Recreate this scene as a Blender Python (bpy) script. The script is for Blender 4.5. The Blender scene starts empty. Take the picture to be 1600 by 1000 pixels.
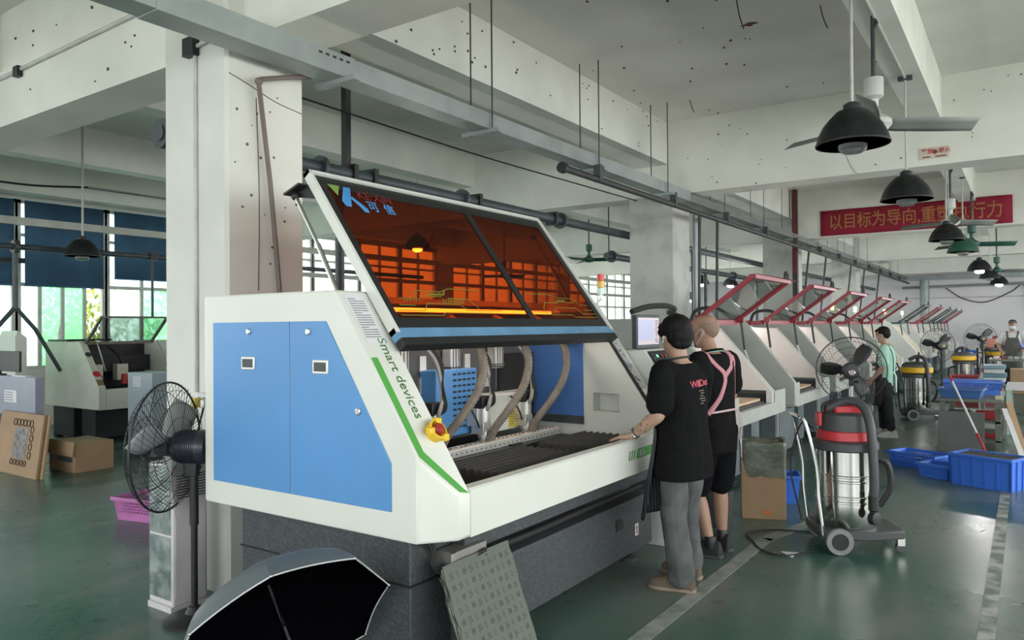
import bpy, bmesh, math, random
from mathutils import Vector, Matrix, Euler
from math import pi, sin, cos, radians as R
random.seed(7)
SC = bpy.context.scene
COL = SC.collection

# ------------------------------------------------------------------ camera
EYE = 1.65
cam_d = bpy.data.cameras.new('camera'); cam = bpy.data.objects.new('camera', cam_d); COL.objects.link(cam)
cam_d.sensor_width = 36; cam_d.lens = 26.325; cam_d.clip_start = .05; cam_d.clip_end = 200
_r, _d, _f = Vector((.8235, .5673, -.0083)), Vector((-.0123, .0035, -.9999)), Vector((-.5672, .8235, .0099))
cam.matrix_world = Matrix(((_r.x, -_d.x, -_f.x, 0), (_r.y, -_d.y, -_f.y, 0), (_r.z, -_d.z, -_f.z, EYE), (0, 0, 0, 1)))
SC.camera = cam

# ------------------------------------------------------------------ exposure, sky, sun, daylight at the windows
vs = SC.view_settings
vs.view_transform = 'Standard'; vs.look = 'None'; vs.exposure = 0.66; vs.gamma = 1.0; vs.use_curve_mapping = False
SC.display_settings.display_device = 'sRGB'
W = bpy.data.worlds.new('sky'); SC.world = W; W.use_nodes = True
_bg = W.node_tree.nodes['Background']; _bg.inputs[0].default_value = (.90, .97, 1, 1); _bg.inputs[1].default_value = 2.4
def light(name, kind, loc, energy, color=(1, 1, 1), rot=(0, 0, 0), size=None, size_y=None, parent=None, spread=None):
    d = bpy.data.lights.new(name, kind); d.energy = energy; d.color = color
    o = bpy.data.objects.new(name, d); COL.objects.link(o); o.location = loc; o.rotation_euler = rot
    if kind == 'AREA':
        d.shape = 'RECTANGLE'; d.size = size; d.size_y = size_y or size
        if spread: d.spread = spread
    elif size is not None:
        d.shadow_soft_size = size
    if parent: o.parent = parent
    return o
sun = light('sun', 'SUN', (0, 0, 20), 3.0, (1, .93, .80), (R(14), R(14), 0)); sun.data.angle = R(2)
# daylight entering by the window rows (right wall, wall behind the camera, left wall)
light('daylight_right_windows', 'AREA', (6.95, 5, 2.4), 450, (1, .99, .95), (0, R(90), 0), 2.4, 20)
light('daylight_right_windows_far', 'AREA', (6.95, 24, 2.4), 210, (.98, .98, 1), (0, R(90), 0), 2.4, 14)
light('daylight_back_windows', 'AREA', (-3, -5.95, 2.4), 230, (.98, 1, .97), (R(90), 0, 0), 14, 2.4)
light('daylight_left_windows', 'AREA', (-14.75, 21.5, 2.5), 300, (.95, 1, 1), (0, R(-90), 0), 2.6, 23)
light('daylight_left_windows_near', 'AREA', (-17.4, 4, 3.0), 290, (.95, 1, .97), (0, R(-90), 0), 4, 12)

# ------------------------------------------------------------------ materials
def mat(name, col, rough=.5, metal=0., var=.10, scale=5., bump=0., bscale=40., spec=.5, trans=None, col2=None, lo=.35, hi=.65, detail=4):
    m = bpy.data.materials.new(name); m.use_nodes = True
    nt = m.node_tree; N = nt.nodes; L = nt.links; b = N['Principled BSDF']
    b.inputs['Roughness'].default_value = rough; b.inputs['Metallic'].default_value = metal
    b.inputs['Specular IOR Level'].default_value = spec
    tc = N.new('ShaderNodeTexCoord'); nz = N.new('ShaderNodeTexNoise'); nz.inputs['Scale'].default_value = scale; nz.inputs['Detail'].default_value = detail
    L.new(tc.outputs['Object'], nz.inputs['Vector'])
    cr = N.new('ShaderNodeValToRGB'); L.new(nz.outputs['Fac'], cr.inputs['Fac'])
    c2 = col2 or tuple(min(1, c * (1 + var)) for c in col)
    c1 = col if col2 else tuple(c * (1 - var) for c in col)
    cr.color_ramp.elements[0].color = (*c1, 1); cr.color_ramp.elements[1].color = (*c2, 1)
    cr.color_ramp.elements[0].position = lo; cr.color_ramp.elements[1].position = hi
    L.new(cr.outputs['Color'], b.inputs['Base Color'])
    if bump:
        n2 = N.new('ShaderNodeTexNoise'); n2.inputs['Scale'].default_value = bscale; L.new(tc.outputs['Object'], n2.inputs['Vector'])
        bp = N.new('ShaderNodeBump'); bp.inputs['Strength'].default_value = bump; bp.inputs['Distance'].default_value = .01
        L.new(n2.outputs['Fac'], bp.inputs['Height']); L.new(bp.outputs['Normal'], b.inputs['Normal'])
    return m
def glow(name, col, strength):
    m = bpy.data.materials.new(name); m.use_nodes = True
    b = m.node_tree.nodes['Principled BSDF']; b.inputs['Base Color'].default_value = (*col, 1)
    b.inputs['Emission Color'].default_value = (*col, 1); b.inputs['Emission Strength'].default_value = strength
    return m
def sheet_glass(name, tint, gloss=.08, rough=.02, cloud=0., cloudcol=(1, 1, 1), pattern=0):
    """thin pane: tinted see-through sheet with a mirror-like share and, if frosted, a light-scattering share"""
    m = bpy.data.materials.new(name); m.use_nodes = True
    nt = m.node_tree; N = nt.nodes; L = nt.links
    for n in list(N): N.remove(n)
    out = N.new('ShaderNodeOutputMaterial'); tr = N.new('ShaderNodeBsdfTransparent'); tr.inputs[0].default_value = (*tint, 1)
    base = tr.outputs[0]
    if cloud:
        tl = N.new('ShaderNodeBsdfTranslucent'); tl.inputs[0].default_value = (*cloudcol, 1)
        mx = N.new('ShaderNodeMixShader'); mx.inputs[0].default_value = cloud
        L.new(base, mx.inputs[1]); L.new(tl.outputs[0], mx.inputs[2]); base = mx.outputs[0]
        if pattern:
            tc = N.new('ShaderNodeTexCoord'); nz = N.new('ShaderNodeTexNoise'); nz.inputs['Scale'].default_value = pattern; nz.inputs['Detail'].default_value = 6
            cr = N.new('ShaderNodeMapRange'); cr.inputs[1].default_value = .4; cr.inputs[2].default_value = .68; cr.inputs[3].default_value = cloud; cr.inputs[4].default_value = cloud * .72
            L.new(tc.outputs['Object'], nz.inputs['Vector']); L.new(nz.outputs['Fac'], cr.inputs[0]); L.new(cr.outputs[0], mx.inputs[0])
    gl = N.new('ShaderNodeBsdfGlossy'); gl.inputs['Roughness'].default_value = rough
    fr = N.new('ShaderNodeLayerWeight'); fr.inputs[0].default_value = gloss * 2
    mm = N.new('ShaderNodeMath'); mm.operation = 'MULTIPLY'; mm.inputs[1].default_value = .7; L.new(fr.outputs['Fresnel'], mm.inputs[0])
    m2 = N.new('ShaderNodeMixShader'); L.new(mm.outputs[0], m2.inputs[0]); L.new(base, m2.inputs[1]); L.new(gl.outputs[0], m2.inputs[2])
    L.new(m2.outputs[0], out.inputs[0])
    return m

# ------------------------------------------------------------------ mesh helpers
class MB:
    def __init__(s): s.bm = bmesh.new()
    def _vs(s, pts): return [s.bm.verts.new(p) for p in pts]
    def box(s, a, b, rot=None, pivot=None):
        (x0, y0, z0), (x1, y1, z1) = a, b
        v = s._vs([(x, y, z) for z in (z0, z1) for y in (y0, y1) for x in (x0, x1)])
        for f in ((0, 2, 3, 1), (4, 5, 7, 6), (0, 1, 5, 4), (2, 6, 7, 3), (0, 4, 6, 2), (1, 3, 7, 5)):
            s.bm.faces.new([v[i] for i in f])
        if rot:
            c = Vector(pivot) if pivot else (Vector(a) + Vector(b)) / 2
            bmesh.ops.rotate(s.bm, verts=v, cent=c, matrix=Euler(rot).to_matrix())
        return s
    def cbox(s, c, d, rot=None):
        c = Vector(c); d = Vector(d) / 2
        return s.box(c - d, c + d, rot)
    def prism(s, pts, axis, a, b):
        def P(p, t): return {'x': (t, p[0], p[1]), 'y': (p[0], t, p[1]), 'z': (p[0], p[1], t)}[axis]
        A = s._vs([P(p, a) for p in pts]); B = s._vs([P(p, b) for p in pts]); n = len(pts)
        s.bm.faces.new(A); s.bm.faces.new(B[::-1])
        for i in range(n): s.bm.faces.new((A[i], A[(i + 1) % n], B[(i + 1) % n], B[i])[::-1])
        return s
    def hull(s, pts):
        v = s._vs(pts); r = bmesh.ops.convex_hull(s.bm, input=v)
        bad = [g for g in r['geom_interior'] + r['geom_unused'] if isinstance(g, bmesh.types.BMVert)]
        if bad: bmesh.ops.delete(s.bm, geom=list(set(bad)), context='VERTS')
        return s
    def rings(s, rs, caps=True, closed=False):
        V = [s._vs(r) for r in rs]; n = len(V[0])
        k = len(V)
        for i in range(k if closed else k - 1):
            A, B = V[i], V[(i + 1) % k]
            for j in range(n): s.bm.faces.new((A[j], A[(j + 1) % n], B[(j + 1) % n], B[j]))
        if caps and not closed:
            s.bm.faces.new(V[0][::-1]); s.bm.faces.new(V[-1])
        return s
    def tube(s, pts, r, n=8, closed=False, caps=True):
        pts = [Vector(p) for p in pts]; k = len(pts)
        if not isinstance(r, (list, tuple)): r = [r] * k
        T = []
        for i in range(k):
            a = pts[(i - 1) % k] if closed or i else pts[0]; b = pts[(i + 1) % k] if closed or i < k - 1 else pts[-1]
            t = b - a; T.append(t.normalized() if t.length > 1e-9 else Vector((0, 0, 1)))
        u = T[0].orthogonal().normalized(); rs = []
        for i in range(k):
            u = u - T[i] * u.dot(T[i]); u = u.normalized() if u.length > 1e-6 else T[i].orthogonal().normalized()
            w = T[i].cross(u)
            rs.append([pts[i] + (u * cos(2 * pi * j / n) + w * sin(2 * pi * j / n)) * r[i] for j in range(n)])
        return s.rings(rs, caps, closed)
    def bar(s, a, b, w, h=None):
        """square bar from a to b"""
        a, b = Vector(a), Vector(b); h = h or w; t = (b - a).normalized()
        up = Vector((0, 0, 1)) if abs(t.z) < .95 else Vector((1, 0, 0))
        u = t.cross(up).normalized(); v = u.cross(t)
        q = [(-1, -1), (1, -1), (1, 1), (-1, 1)]
        return s.rings([[p + u * x * w / 2 + v * y * h / 2 for x, y in q] for p in (a, b)])
    def lathe(s, prof, c=(0, 0, 0), axis=(0, 0, 1), n=24, caps=True):
        c = Vector(c); t = Vector(axis).normalized(); u = t.orthogonal().normalized(); w = t.cross(u)
        return s.rings([[c + t * z + (u * cos(2 * pi * j / n) + w * sin(2 * pi * j / n)) * max(r, 1e-4) for j in range(n)] for r, z in prof], caps)
    def ball(s, c, r, n=16, m=10, rot=None):
        if not isinstance(r, (tuple, list)): r = (r, r, r)
        M = Euler(rot).to_matrix() if rot else Matrix.Identity(3)
        c = Vector(c)
        return s.rings([[c + M @ Vector((r[0] * sin(a) * cos(2 * pi * j / n), r[1] * sin(a) * sin(2 * pi * j / n), -r[2] * cos(a))) for j in range(n)]
                        for a in [max(.02, min(pi - .02, pi * i / m)) for i in range(m + 1)]])
    def poly(s, pts): s.bm.faces.new(s._vs(pts)); return s
    def plate(s, pts, nrm, t):
        """flat polygon pts thickened along nrm by t"""
        n = Vector(nrm).normalized() * t
        A = s._vs([Vector(p) for p in pts]); B = s._vs([Vector(p) + n for p in pts]); k = len(pts)
        s.bm.faces.new(A[::-1]); s.bm.faces.new(B)
        for i in range(k): s.bm.faces.new((A[i], A[(i + 1) % k], B[(i + 1) % k], B[i]))
        return s
    def grid(s, P, closed_u=False):
        V = [s._vs(r) for r in P]
        for i in range(len(V) - 1):
            for j in range(len(V[0]) - 1 + (1 if closed_u else 0)):
                k = (j + 1) % len(V[0]); s.bm.faces.new((V[i][j], V[i][k], V[i + 1][k], V[i + 1][j]))
        return s
    def build(s, name, m, parent=None, bevel=0, smooth=True, solid=0, sub=0, ang=40, seg=2):
        bmesh.ops.recalc_face_normals(s.bm, faces=s.bm.faces)
        me = bpy.data.meshes.new(name); s.bm.to_mesh(me); s.bm.free()
        return link(name, me, m, parent, bevel, smooth, solid, sub, ang, seg)
WM = {}
def worldloc(o):
    return WM.get(o.name, Vector((0, 0, 0)))
def link(name, me, m, parent=None, bevel=0, smooth=True, solid=0, sub=0, ang=40, seg=2):
    if parent is not None:
        off = worldloc(parent)
        if off.length > 0: me.transform(Matrix.Translation(-off))
    for f in me.polygons: f.use_smooth = smooth
    if smooth: me.set_sharp_from_angle(angle=R(ang))
    if m: me.materials.append(m)
    o = bpy.data.objects.new(name, me); COL.objects.link(o); o.parent = parent
    if parent is not None: WM[o.name] = worldloc(parent)
    if solid:
        q = o.modifiers.new('solid', 'SOLIDIFY'); q.thickness = solid; q.offset = 0
    if bevel:
        q = o.modifiers.new('bevel', 'BEVEL'); q.width = bevel; q.segments = seg; q.limit_method = 'ANGLE'; q.angle_limit = R(35)
    if sub:
        q = o.modifiers.new('sub', 'SUBSURF'); q.levels = q.render_levels = sub
    return o
def tag(o, label=None, cat=None, group=None, kind=None):
    for k, v in (('label', label), ('category', cat), ('group', group), ('kind', kind)):
        if v: o[k] = v
    return o
def thing(name, label, cat, loc=(0, 0, 0), group=None):
    o = bpy.data.objects.new(name, None); COL.objects.link(o); o.location = loc; o.empty_display_size = .1
    WM[o.name] = Vector(loc); return tag(o, label, cat, group)
def struct(name, mb, m, **k):
    return tag(mb.build(name, m, **k), kind='structure')
KIDS = {}
def copy_tree(o, label=None, loc=None, rz=None, group=None, parent=None):
    c = o.copy(); COL.objects.link(c); c.parent = parent
    if parent is None:
        if loc is not None: c.location = loc
        if rz is not None: c.rotation_euler.z = rz
        tag(c, label, None, group)
    for ch in o.children: copy_tree(ch, parent=c)
    return c
def place(o, loc, rz=0): o.location = loc; o.rotation_euler.z = rz; return o
def text_mesh(txt, size, depth=.001, spacing=1.0, align='LEFT', bold=0.):
    cu = bpy.data.curves.new('t', 'FONT'); cu.body = txt; cu.size = size; cu.extrude = depth; cu.space_character = spacing; cu.align_x = align; cu.align_y = 'CENTER'
    cu.offset = bold; cu.resolution_u = 3
    o = bpy.data.objects.new('t', cu); COL.objects.link(o)
    dg = bpy.context.evaluated_depsgraph_get(); dg.update()
    me = bpy.data.meshes.new_from_object(o.evaluated_get(dg)); bpy.data.objects.remove(o)
    me.materials.clear()
    return me
def text(name, txt, size, origin, right, up, m, parent=None, **k):
    me = text_mesh(txt, size, **k)
    r = Vector(right).normalized(); u = Vector(up); u = (u - r * u.dot(r)).normalized(); n = r.cross(u)
    o = Vector(origin)
    me.transform(Matrix(((r.x, u.x, n.x, o.x), (r.y, u.y, n.y, o.y), (r.z, u.z, n.z, o.z), (0, 0, 0, 1))))
    return link(name, me, m, parent, smooth=False)
def lerp(a, b, t): return Vector(a) * (1 - t) + Vector(b) * t
def spline(pts, n=8):
    """Catmull-Rom through pts"""
    P = [Vector(p) for p in pts]; P = [P[0] * 2 - P[1]] + P + [P[-1] * 2 - P[-2]]; out = []
    for i in range(1, len(P) - 2):
        for k in range(n):
            t = k / n; a, b, c, d = P[i - 1:i + 3]
            out.append(.5 * ((2 * b) + (c - a) * t + (2 * a - 5 * b + 4 * c - d) * t * t + (3 * b - a - 3 * c + d) * t ** 3))
    out.append(P[-2]); return out
# ================================================================== setting
M_wall = mat('painted_plaster', (.66, .66, .62), .85, var=.07, scale=1.3, bump=.15, bscale=14)
M_ceil = mat('ceiling_plaster', (.72, .72, .68), .9, var=.09, scale=.8, bump=.12, bscale=10)
M_beam = mat('beam_plaster', (.76, .765, .715), .85, var=.08, scale=1.1, bump=.15, bscale=12)
M_far = mat('far_wall_paint', (.74, .72, .74), .8, var=.04, scale=.7)
M_frame = mat('window_frame_paint', (.50, .50, .46), .6, var=.08)
M_crack = mat('crack_and_dirt', (.10, .09, .08), .95)
M_rust = mat('rust_stain', (.16, .07, .035), .95, var=.4, scale=12)
M_line = mat('worn_line_paint', (.30, .31, .29), .5, scale=9, col2=(.13, .17, .155), lo=.40, hi=.75)
M_line2 = mat('faded_line_paint', (.40, .41, .39), .5, scale=5, col2=(.12, .155, .145), lo=.42, hi=.56)

def floor_material():
    m = bpy.data.materials.new('green_epoxy_floor'); m.use_nodes = True
    nt = m.node_tree; N = nt.nodes; L = nt.links; b = N['Principled BSDF']
    tc = N.new('ShaderNodeTexCoord')
    def noise(sc, det=5, stretch=None):
        n = N.new('ShaderNodeTexNoise'); n.inputs['Scale'].default_value = sc; n.inputs['Detail'].default_value = det
        if stretch:
            mp = N.new('ShaderNodeMapping'); mp.inputs['Scale'].default_value = stretch; L.new(tc.outputs['Object'], mp.inputs[0]); L.new(mp.outputs[0], n.inputs['Vector'])
        else: L.new(tc.outputs['Object'], n.inputs['Vector'])
        return n.outputs['Fac']
    def ramp(f, a, b_, lo, hi):
        c = N.new('ShaderNodeValToRGB'); c.color_ramp.elements[0].color = (*a, 1); c.color_ramp.elements[1].color = (*b_, 1)
        c.color_ramp.elements[0].position = lo; c.color_ramp.elements[1].position = hi; L.new(f, c.inputs[0]); return c.outputs[0]
    big = ramp(noise(.55, 6), (.034, .100, .078), (.125, .155, .142), .38, .66)
    wear = N.new('ShaderNodeMix'); wear.data_type = 'RGBA'
    L.new(ramp(noise(1.6, 8, (1.6, .5, 1)), (0, 0, 0), (1, 1, 1), .52, .72), wear.inputs[0])
    L.new(big, wear.inputs[6]); wear.inputs[7].default_value = (.15, .165, .155, 1)
    spot = N.new('ShaderNodeMix'); spot.data_type = 'RGBA'
    L.new(ramp(noise(7, 6), (0, 0, 0), (.6, .6, .6), .62, .74), spot.inputs[0]); L.new(wear.outputs[2], spot.inputs[6]); spot.inputs[7].default_value = (.03, .04, .036, 1)
    L.new(spot.outputs[2], b.inputs['Base Color'])
    rr = N.new('ShaderNodeMapRange'); rr.inputs[3].default_value = .16; rr.inputs[4].default_value = .42; L.new(noise(1.1, 5), rr.inputs[0]); L.new(rr.outputs[0], b.inputs['Roughness'])
    bp = N.new('ShaderNodeBump'); bp.inputs['Strength'].default_value = .10; bp.inputs['Distance'].default_value = .02; L.new(noise(3.5, 4), bp.inputs['Height']); L.new(bp.outputs[0], b.inputs['Normal'])
    return m
XL, XR, YB, YF, HC = -14.25, 7.0, -6.0, 33.0, 4.52
struct('floor', MB().box((XL - .3, YB - .3, -.2), (XR + .3, YF + .3, 0)), floor_material())
struct('ceiling', MB().box((XL - .3, YB - .3, HC), (XR + .3, YF + .3, HC + .25)), M_ceil)
struct('wall_far', MB().box((XL, YF, 0), (XR, YF + .25, HC)), M_far)
struct('trim_1', MB().box((-3.9, YF - .02, 2.62), (XR, YF, 2.67)), M_frame)
# left wall: sill wall, head wall, piers between the window bays
SILL, HEAD = .985, 3.93
lw = MB().box((XL - .25, YB, 0), (XL, YF, SILL)).box((XL - .25, YB, HEAD), (XL, YF, HC))
BAYS = [(-4.5, 2.6), (4.25, 10.0), (10.7, 16.9), (17.6, 23.9), (24.6, 30.9)]
e = YB
for a, b in BAYS + [(YF, YF)]:
    if a > e: lw.box((XL - .25, e, SILL), (XL, a, HEAD))
    e = b
struct('wall_left', lw, M_wall)
# right wall and the wall behind the camera, both with window rows
rw = MB().box((XR, YB, 0), (XR + .25, YF, 1.2)).box((XR, YB, 3.6), (XR + .25, YF, HC))
for y in range(-6, 33, 6): rw.box((XR, y, 1.2), (XR + .25, y + .7, 3.6))
struct('wall_right', rw, M_wall)
bw = MB().box((XL, YB - .25, 0), (XR, YB, 1.2)).box((XL, YB - .25, 3.6), (XR, YB, HC))
for x in (-14.2, -10, -6, -2, 2, 6): bw.box((x, YB - .25, 1.2), (x + .6, YB, 3.6))
struct('wall_back', bw, M_wall)
struct('ground_outside', MB().box((-60, -40, -.6), (40, 70, -.25)), mat('outdoor_ground', (.20, .22, .17), .9))

# columns and beams
CW = (-4.79, -4.10)
for i, y in enumerate((2.83, 10.0, 16.7, 23.7)):
    c = MB().prism([(CW[0] + .02, y), (CW[1] - .02, y), (CW[1], y + .02), (CW[1], y + .59), (CW[1] - .02, y + .61), (CW[0] + .02, y + .61), (CW[0], y + .59), (CW[0], y + .02)], 'z', 0, HC)
    struct('column_%d' % (i + 1), c, M_wall if i == 0 else mat('column_plaster_%d' % i, (.50, .51, .48), .85, scale=3, col2=(.30, .31, .30), lo=.5, hi=.85, bump=.3, bscale=30), ang=20)
for i, y in enumerate((-4.3, 2.95, 9.95, 16.85, 23.85, 30.9)):
    struct('beam_%d' % (i + 1), MB().box((XL, y, 3.5), (XR, y + .42, HC)), M_beam)
for i, (x0, x1, z) in enumerate(((-11.2, -10.9, 4.0), (-7.9, -7.6, 4.0), (-4.6, -4.15, 3.93), (-1.08, -.79, 4.0), (2.6, 2.9, 4.0), (-13.95, -13.6, 3.95))):
    b = MB(); e = YB
    for y in (-4.3, 2.95, 9.95, 16.85, 23.85, 30.9, YF):
        b.box((x0, e, z), (x1, y, HC)); e = y + .42
    struct('beam_%d' % (i + 11), b, M_beam)

# windows on the left wall: a metal frame, sliding sashes, panes
P_green = sheet_glass('green_frosted_pane', (.68, 1, .79), cloud=.55, cloudcol=(.48, .90, .61), pattern=9)
P_pale = sheet_glass('pale_frosted_pane', (.9, 1, .98), cloud=.6, cloudcol=(.82, .98, .95), pattern=5)
P_clear = sheet_glass('clear_pane', (.96, .99, .97))
wn = 0
def window(y0, y1, panes, rail=2.47, top=None):
    global wn; wn += 1
    x = XL - .12
    f = MB()
    for z in (SILL + .03, HEAD - .03): f.box((x - .04, y0, z - .03), (x + .06, y1, z + .03))
    for y in (y0 + .025, y1 - .025): f.box((x - .04, y - .045, SILL), (x + .06, y + .045, HEAD))
    f.box((x - .03, y0, rail - .03), (x + .05, y1, rail + .03)); f.box((x - .03, y0, 3.30), (x + .05, y1, 3.35))
    k = len(panes)
    for i in range(1, k):
        y = y0 + (y1 - y0) * i / k; f.box((x - .02, y - .03, SILL), (x + .04, y + .03, HEAD))
    w = struct('window_%d' % wn, f, M_frame)
    for i, p in enumerate(panes):
        a, b = y0 + (y1 - y0) * i / k, y0 + (y1 - y0) * (i + 1) / k
        if p is not None: MB().box((x, a, SILL), (x + .006, b, rail)).build('pane', p, w)
        MB().box((x, a, rail), (x + .006, b, HEAD)).build('pane', top or P_pale, w)
window(4.25, 5.77, (P_green, P_pale)); window(5.77, 7.29, (P_pale, P_green, P_green, None)); window(7.29, 8.7, (P_pale, P_green)); window(8.7, 10.0, (P_pale, P_pale))
for a, b in BAYS[2:]:
    n = 4
    for i in range(n): window(a + (b - a) * i / n, a + (b - a) * (i + 1) / n, (P_clear, P_clear), top=P_clear)
struct('trim_2', MB().box((XL, YB, 3.47), (XL + .14, YF, 3.60)), M_frame)         # flat rail crossing the window heads
struct('trim_3', MB().box((XL, YB, 2.0), (XL + .05, 4.2, 2.05)).box((XL, 10.0, 2.9), (XL + .12, YF, 3.0)), M_frame)

# roller blinds
M_blind = mat('navy_blind_cloth', (.042, .105, .185), .9, var=.15, scale=2)
for y0, y1, zb, t in ((4.32, 5.70, 2.45, 'navy blue blind nearest the end of the window wall, cut by the frame edge'),
                      (5.86, 7.20, 2.45, 'wide navy blue blind between the two bright gaps, behind the pendant lamp'),
                      (7.40, 8.62, 2.64, 'shorter navy blue blind with daylight showing below its hem, beside the white column')):
    q = MB(); n = 14; P = []
    for i in range(n + 1):
        y = y0 + (y1 - y0) * i / n
        P.append([(XL + .03 + .012 * sin(i * 1.9 + z), y, z) for z in (zb, zb + .5, 3.2, HEAD - .02)])
    b = q.grid(P).build('roller_blind', M_blind, solid=.006)
    tag(b, t, 'blind', 'navy blinds on the window wall')
    MB().box((XL + .015, y0, zb - .02), (XL + .045, y1, zb + .012)).build('hem_bar', M_blind, b)

# painted floor lines
struct('floor_line_1', MB().prism([(-1.80, -1.5), (-1.70, -1.5), (-1.635, 5.9), (-1.735, 5.9)], 'z', .0005, .003), M_line)
struct('floor_line_2', MB().prism([(-.24, -1.5), (-.16, -1.5), (-.16, 9), (-.24, 9)], 'z', .0005, .003), M_line2)
struct('floor_line_3', MB().prism([(-1.735, 5.9), (-1.635, 5.83), (-1.2, 7.6), (-1.3, 7.6)], 'z', .0005, .003), M_line)

# marks on ceiling and beams: rust blots and anchor holes
for i, (x, y, rx, ry) in enumerate(((-2.53, 6.1, .13, .07), (-2.15, 7.15, .07, .04), (-2.2, 4.15, .1, .06))):
    pts = [(x + rx * (1 + .35 * sin(k * 2.1)) * cos(2 * pi * k / 14), y + ry * (1 + .4 * cos(k * 1.7)) * sin(2 * pi * k / 14)) for k in range(14)]
    struct('ceiling_surface_%d' % (i + 1), MB().prism(pts, 'z', HC - .002, HC), M_rust)
ah = MB(); rr = random.Random(3)
for k in range(46):
    x, y, s = rr.uniform(-4.1, -1.1), rr.uniform(3.4, 9.9), rr.uniform(.004, .011); ah.box((x - s, y - s, HC - .012), (x + s, y + s, HC))
for k in range(40):
    y, z, s = rr.uniform(3.4, 9.9), rr.uniform(3.95, 4.5), rr.uniform(.004, .010); ah.box((-4.15, y - s, z - s), (-4.14, y + s, z + s))
for k in range(40):
    x, z, s = rr.uniform(-4, 2), rr.uniform(3.5, 4.5), rr.uniform(.004, .009); ah.box((x - s, 9.94, z - s), (x + s, 9.95, z + s))
for k in range(16):
    x, z, s = rr.uniform(-9, -4.8), rr.uniform(3.5, 4.5), rr.uniform(.004, .010); ah.box((x - s, 2.94, z - s), (x + s, 2.95, z + s))
for k in range(22):
    y, z, s = rr.uniform(2.87, 3.4), rr.uniform(1.9, 3.5), rr.uniform(.003, .009); ah.box((-4.1, y - s, z - s), (-4.097, y + s, z + s))
struct('ceiling_marking_1', ah, M_crack)
for i, pts in enumerate(([(-4.098, 2.85, 3.26), (-4.098, 3.0, 3.22), (-4.098, 3.2, 3.16), (-4.098, 3.42, 3.13)], [(-4.098, 3.06, 1.9), (-4.098, 3.07, 2.5), (-4.098, 3.05, 3.15)],
        [(-1.9, 9.948, 4.25), (-1.86, 9.948, 3.9), (-1.78, 9.948, 3.62), (-1.7, 9.948, 3.5)])):
    struct('wall_surface_%d' % (i + 1), MB().tube(spline(pts, 4), .003, 4), M_crack)

# trees beyond the open window
M_leaf = mat('sunlit_leaf', (.30, .42, .05), .6, scale=3, col2=(.62, .66, .16)); M_bark = mat('bark', (.10, .08, .06), .9)
def tree(x, y, z, h, r, n, label, seed):
    rr = random.Random(seed); t = thing('leafy_tree', label, 'tree', (x, y, -.25), 'trees beyond the window wall')
    MB().tube([(x, y, -.25), (x + .05, y + .05, h * .4), (x - .03, y, h * .8)], [.12, .09, .04], 7).build('trunk', M_bark, t)
    q = MB()
    for k in range(n):
        a, b, c = rr.uniform(0, 2 * pi), rr.uniform(-1, 1), rr.random() ** .4
        p = Vector((x + r * c * cos(a) * math.sqrt(1 - b * b), y + r * c * sin(a) * math.sqrt(1 - b * b), z + 1.25 * r * c * b))
        E = Euler((rr.uniform(0, 6), rr.uniform(0, 6), rr.uniform(0, 6))).to_matrix(); s = rr.uniform(.06, .13)
        q.poly([p + E @ Vector(v) * s for v in ((-1, 0, 0), (0, -.4, .1), (1, 0, 0), (0, .4, .1))])
    q.build('foliage', M_leaf, t)
tree(-15.9, 5.0, 1.7, 2.6, .95, 900, 'leafy green tree behind the green panes nearest the frame edge', 1)
tree(-15.8, 7.35, 1.6, 2.8, 1.1, 1300, 'yellow green tree seen through the open sash beside the white machine', 2)
tree(-15.9, 9.6, 1.5, 2.4, .95, 700, 'pale green tree behind the panes next to the white column', 3)
# ================================================================== the big white and blue drilling machine
M_white = mat('white_powder_coat', (.66, .67, .62), .38, var=.03, scale=2)
M_white2 = mat('grey_white_powder_coat', (.60, .62, .58), .42, var=.04, scale=2)
M_blue = mat('sky_blue_enamel', (.088, .265, .56), .35, var=.05, scale=1.5)
M_blue2 = mat('deep_blue_enamel', (.06, .16, .42), .4)
M_black = mat('matt_black', (.012, .013, .014), .5)
M_rubber = mat('black_rubber', (.016, .016, .017), .75)
M_dark = mat('dark_grey_steel', (.045, .05, .055), .5, var=.2, scale=8)
M_steel = mat('brushed_steel', (.62, .61, .58), .3, 1, var=.06, scale=20)
M_alu = mat('pale_aluminium', (.66, .65, .62), .42, .6, var=.06)
M_chrome = mat('chrome', (.8, .8, .8), .12, 1, var=.02)
M_granite = mat('dark_granite', (.042, .048, .053), .55, scale=90, col2=(.105, .115, .125), lo=.45, hi=.8, detail=8)
M_green = mat('leaf_green_vinyl', (.085, .36, .065), .45, var=.04)
M_greentxt = mat('dark_green_vinyl', (.07, .17, .06), .5)
M_paper = mat('paper', (.66, .66, .68), .8, var=.04)
M_ink = mat('grey_ink', (.16, .16, .19), .8)
M_yellow = mat('safety_yellow', (.75, .48, .02), .4)
M_red = mat('signal_red', (.30, .025, .02), .4)
M_hose = mat('beige_ribbed_hose', (.20, .165, .135), .55, var=.15, scale=20)
M_cream = mat('cream_scale_bar', (.62, .55, .47), .5)
M_greyc = mat('grey_conduit', (.30, .29, .28), .5)
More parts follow.
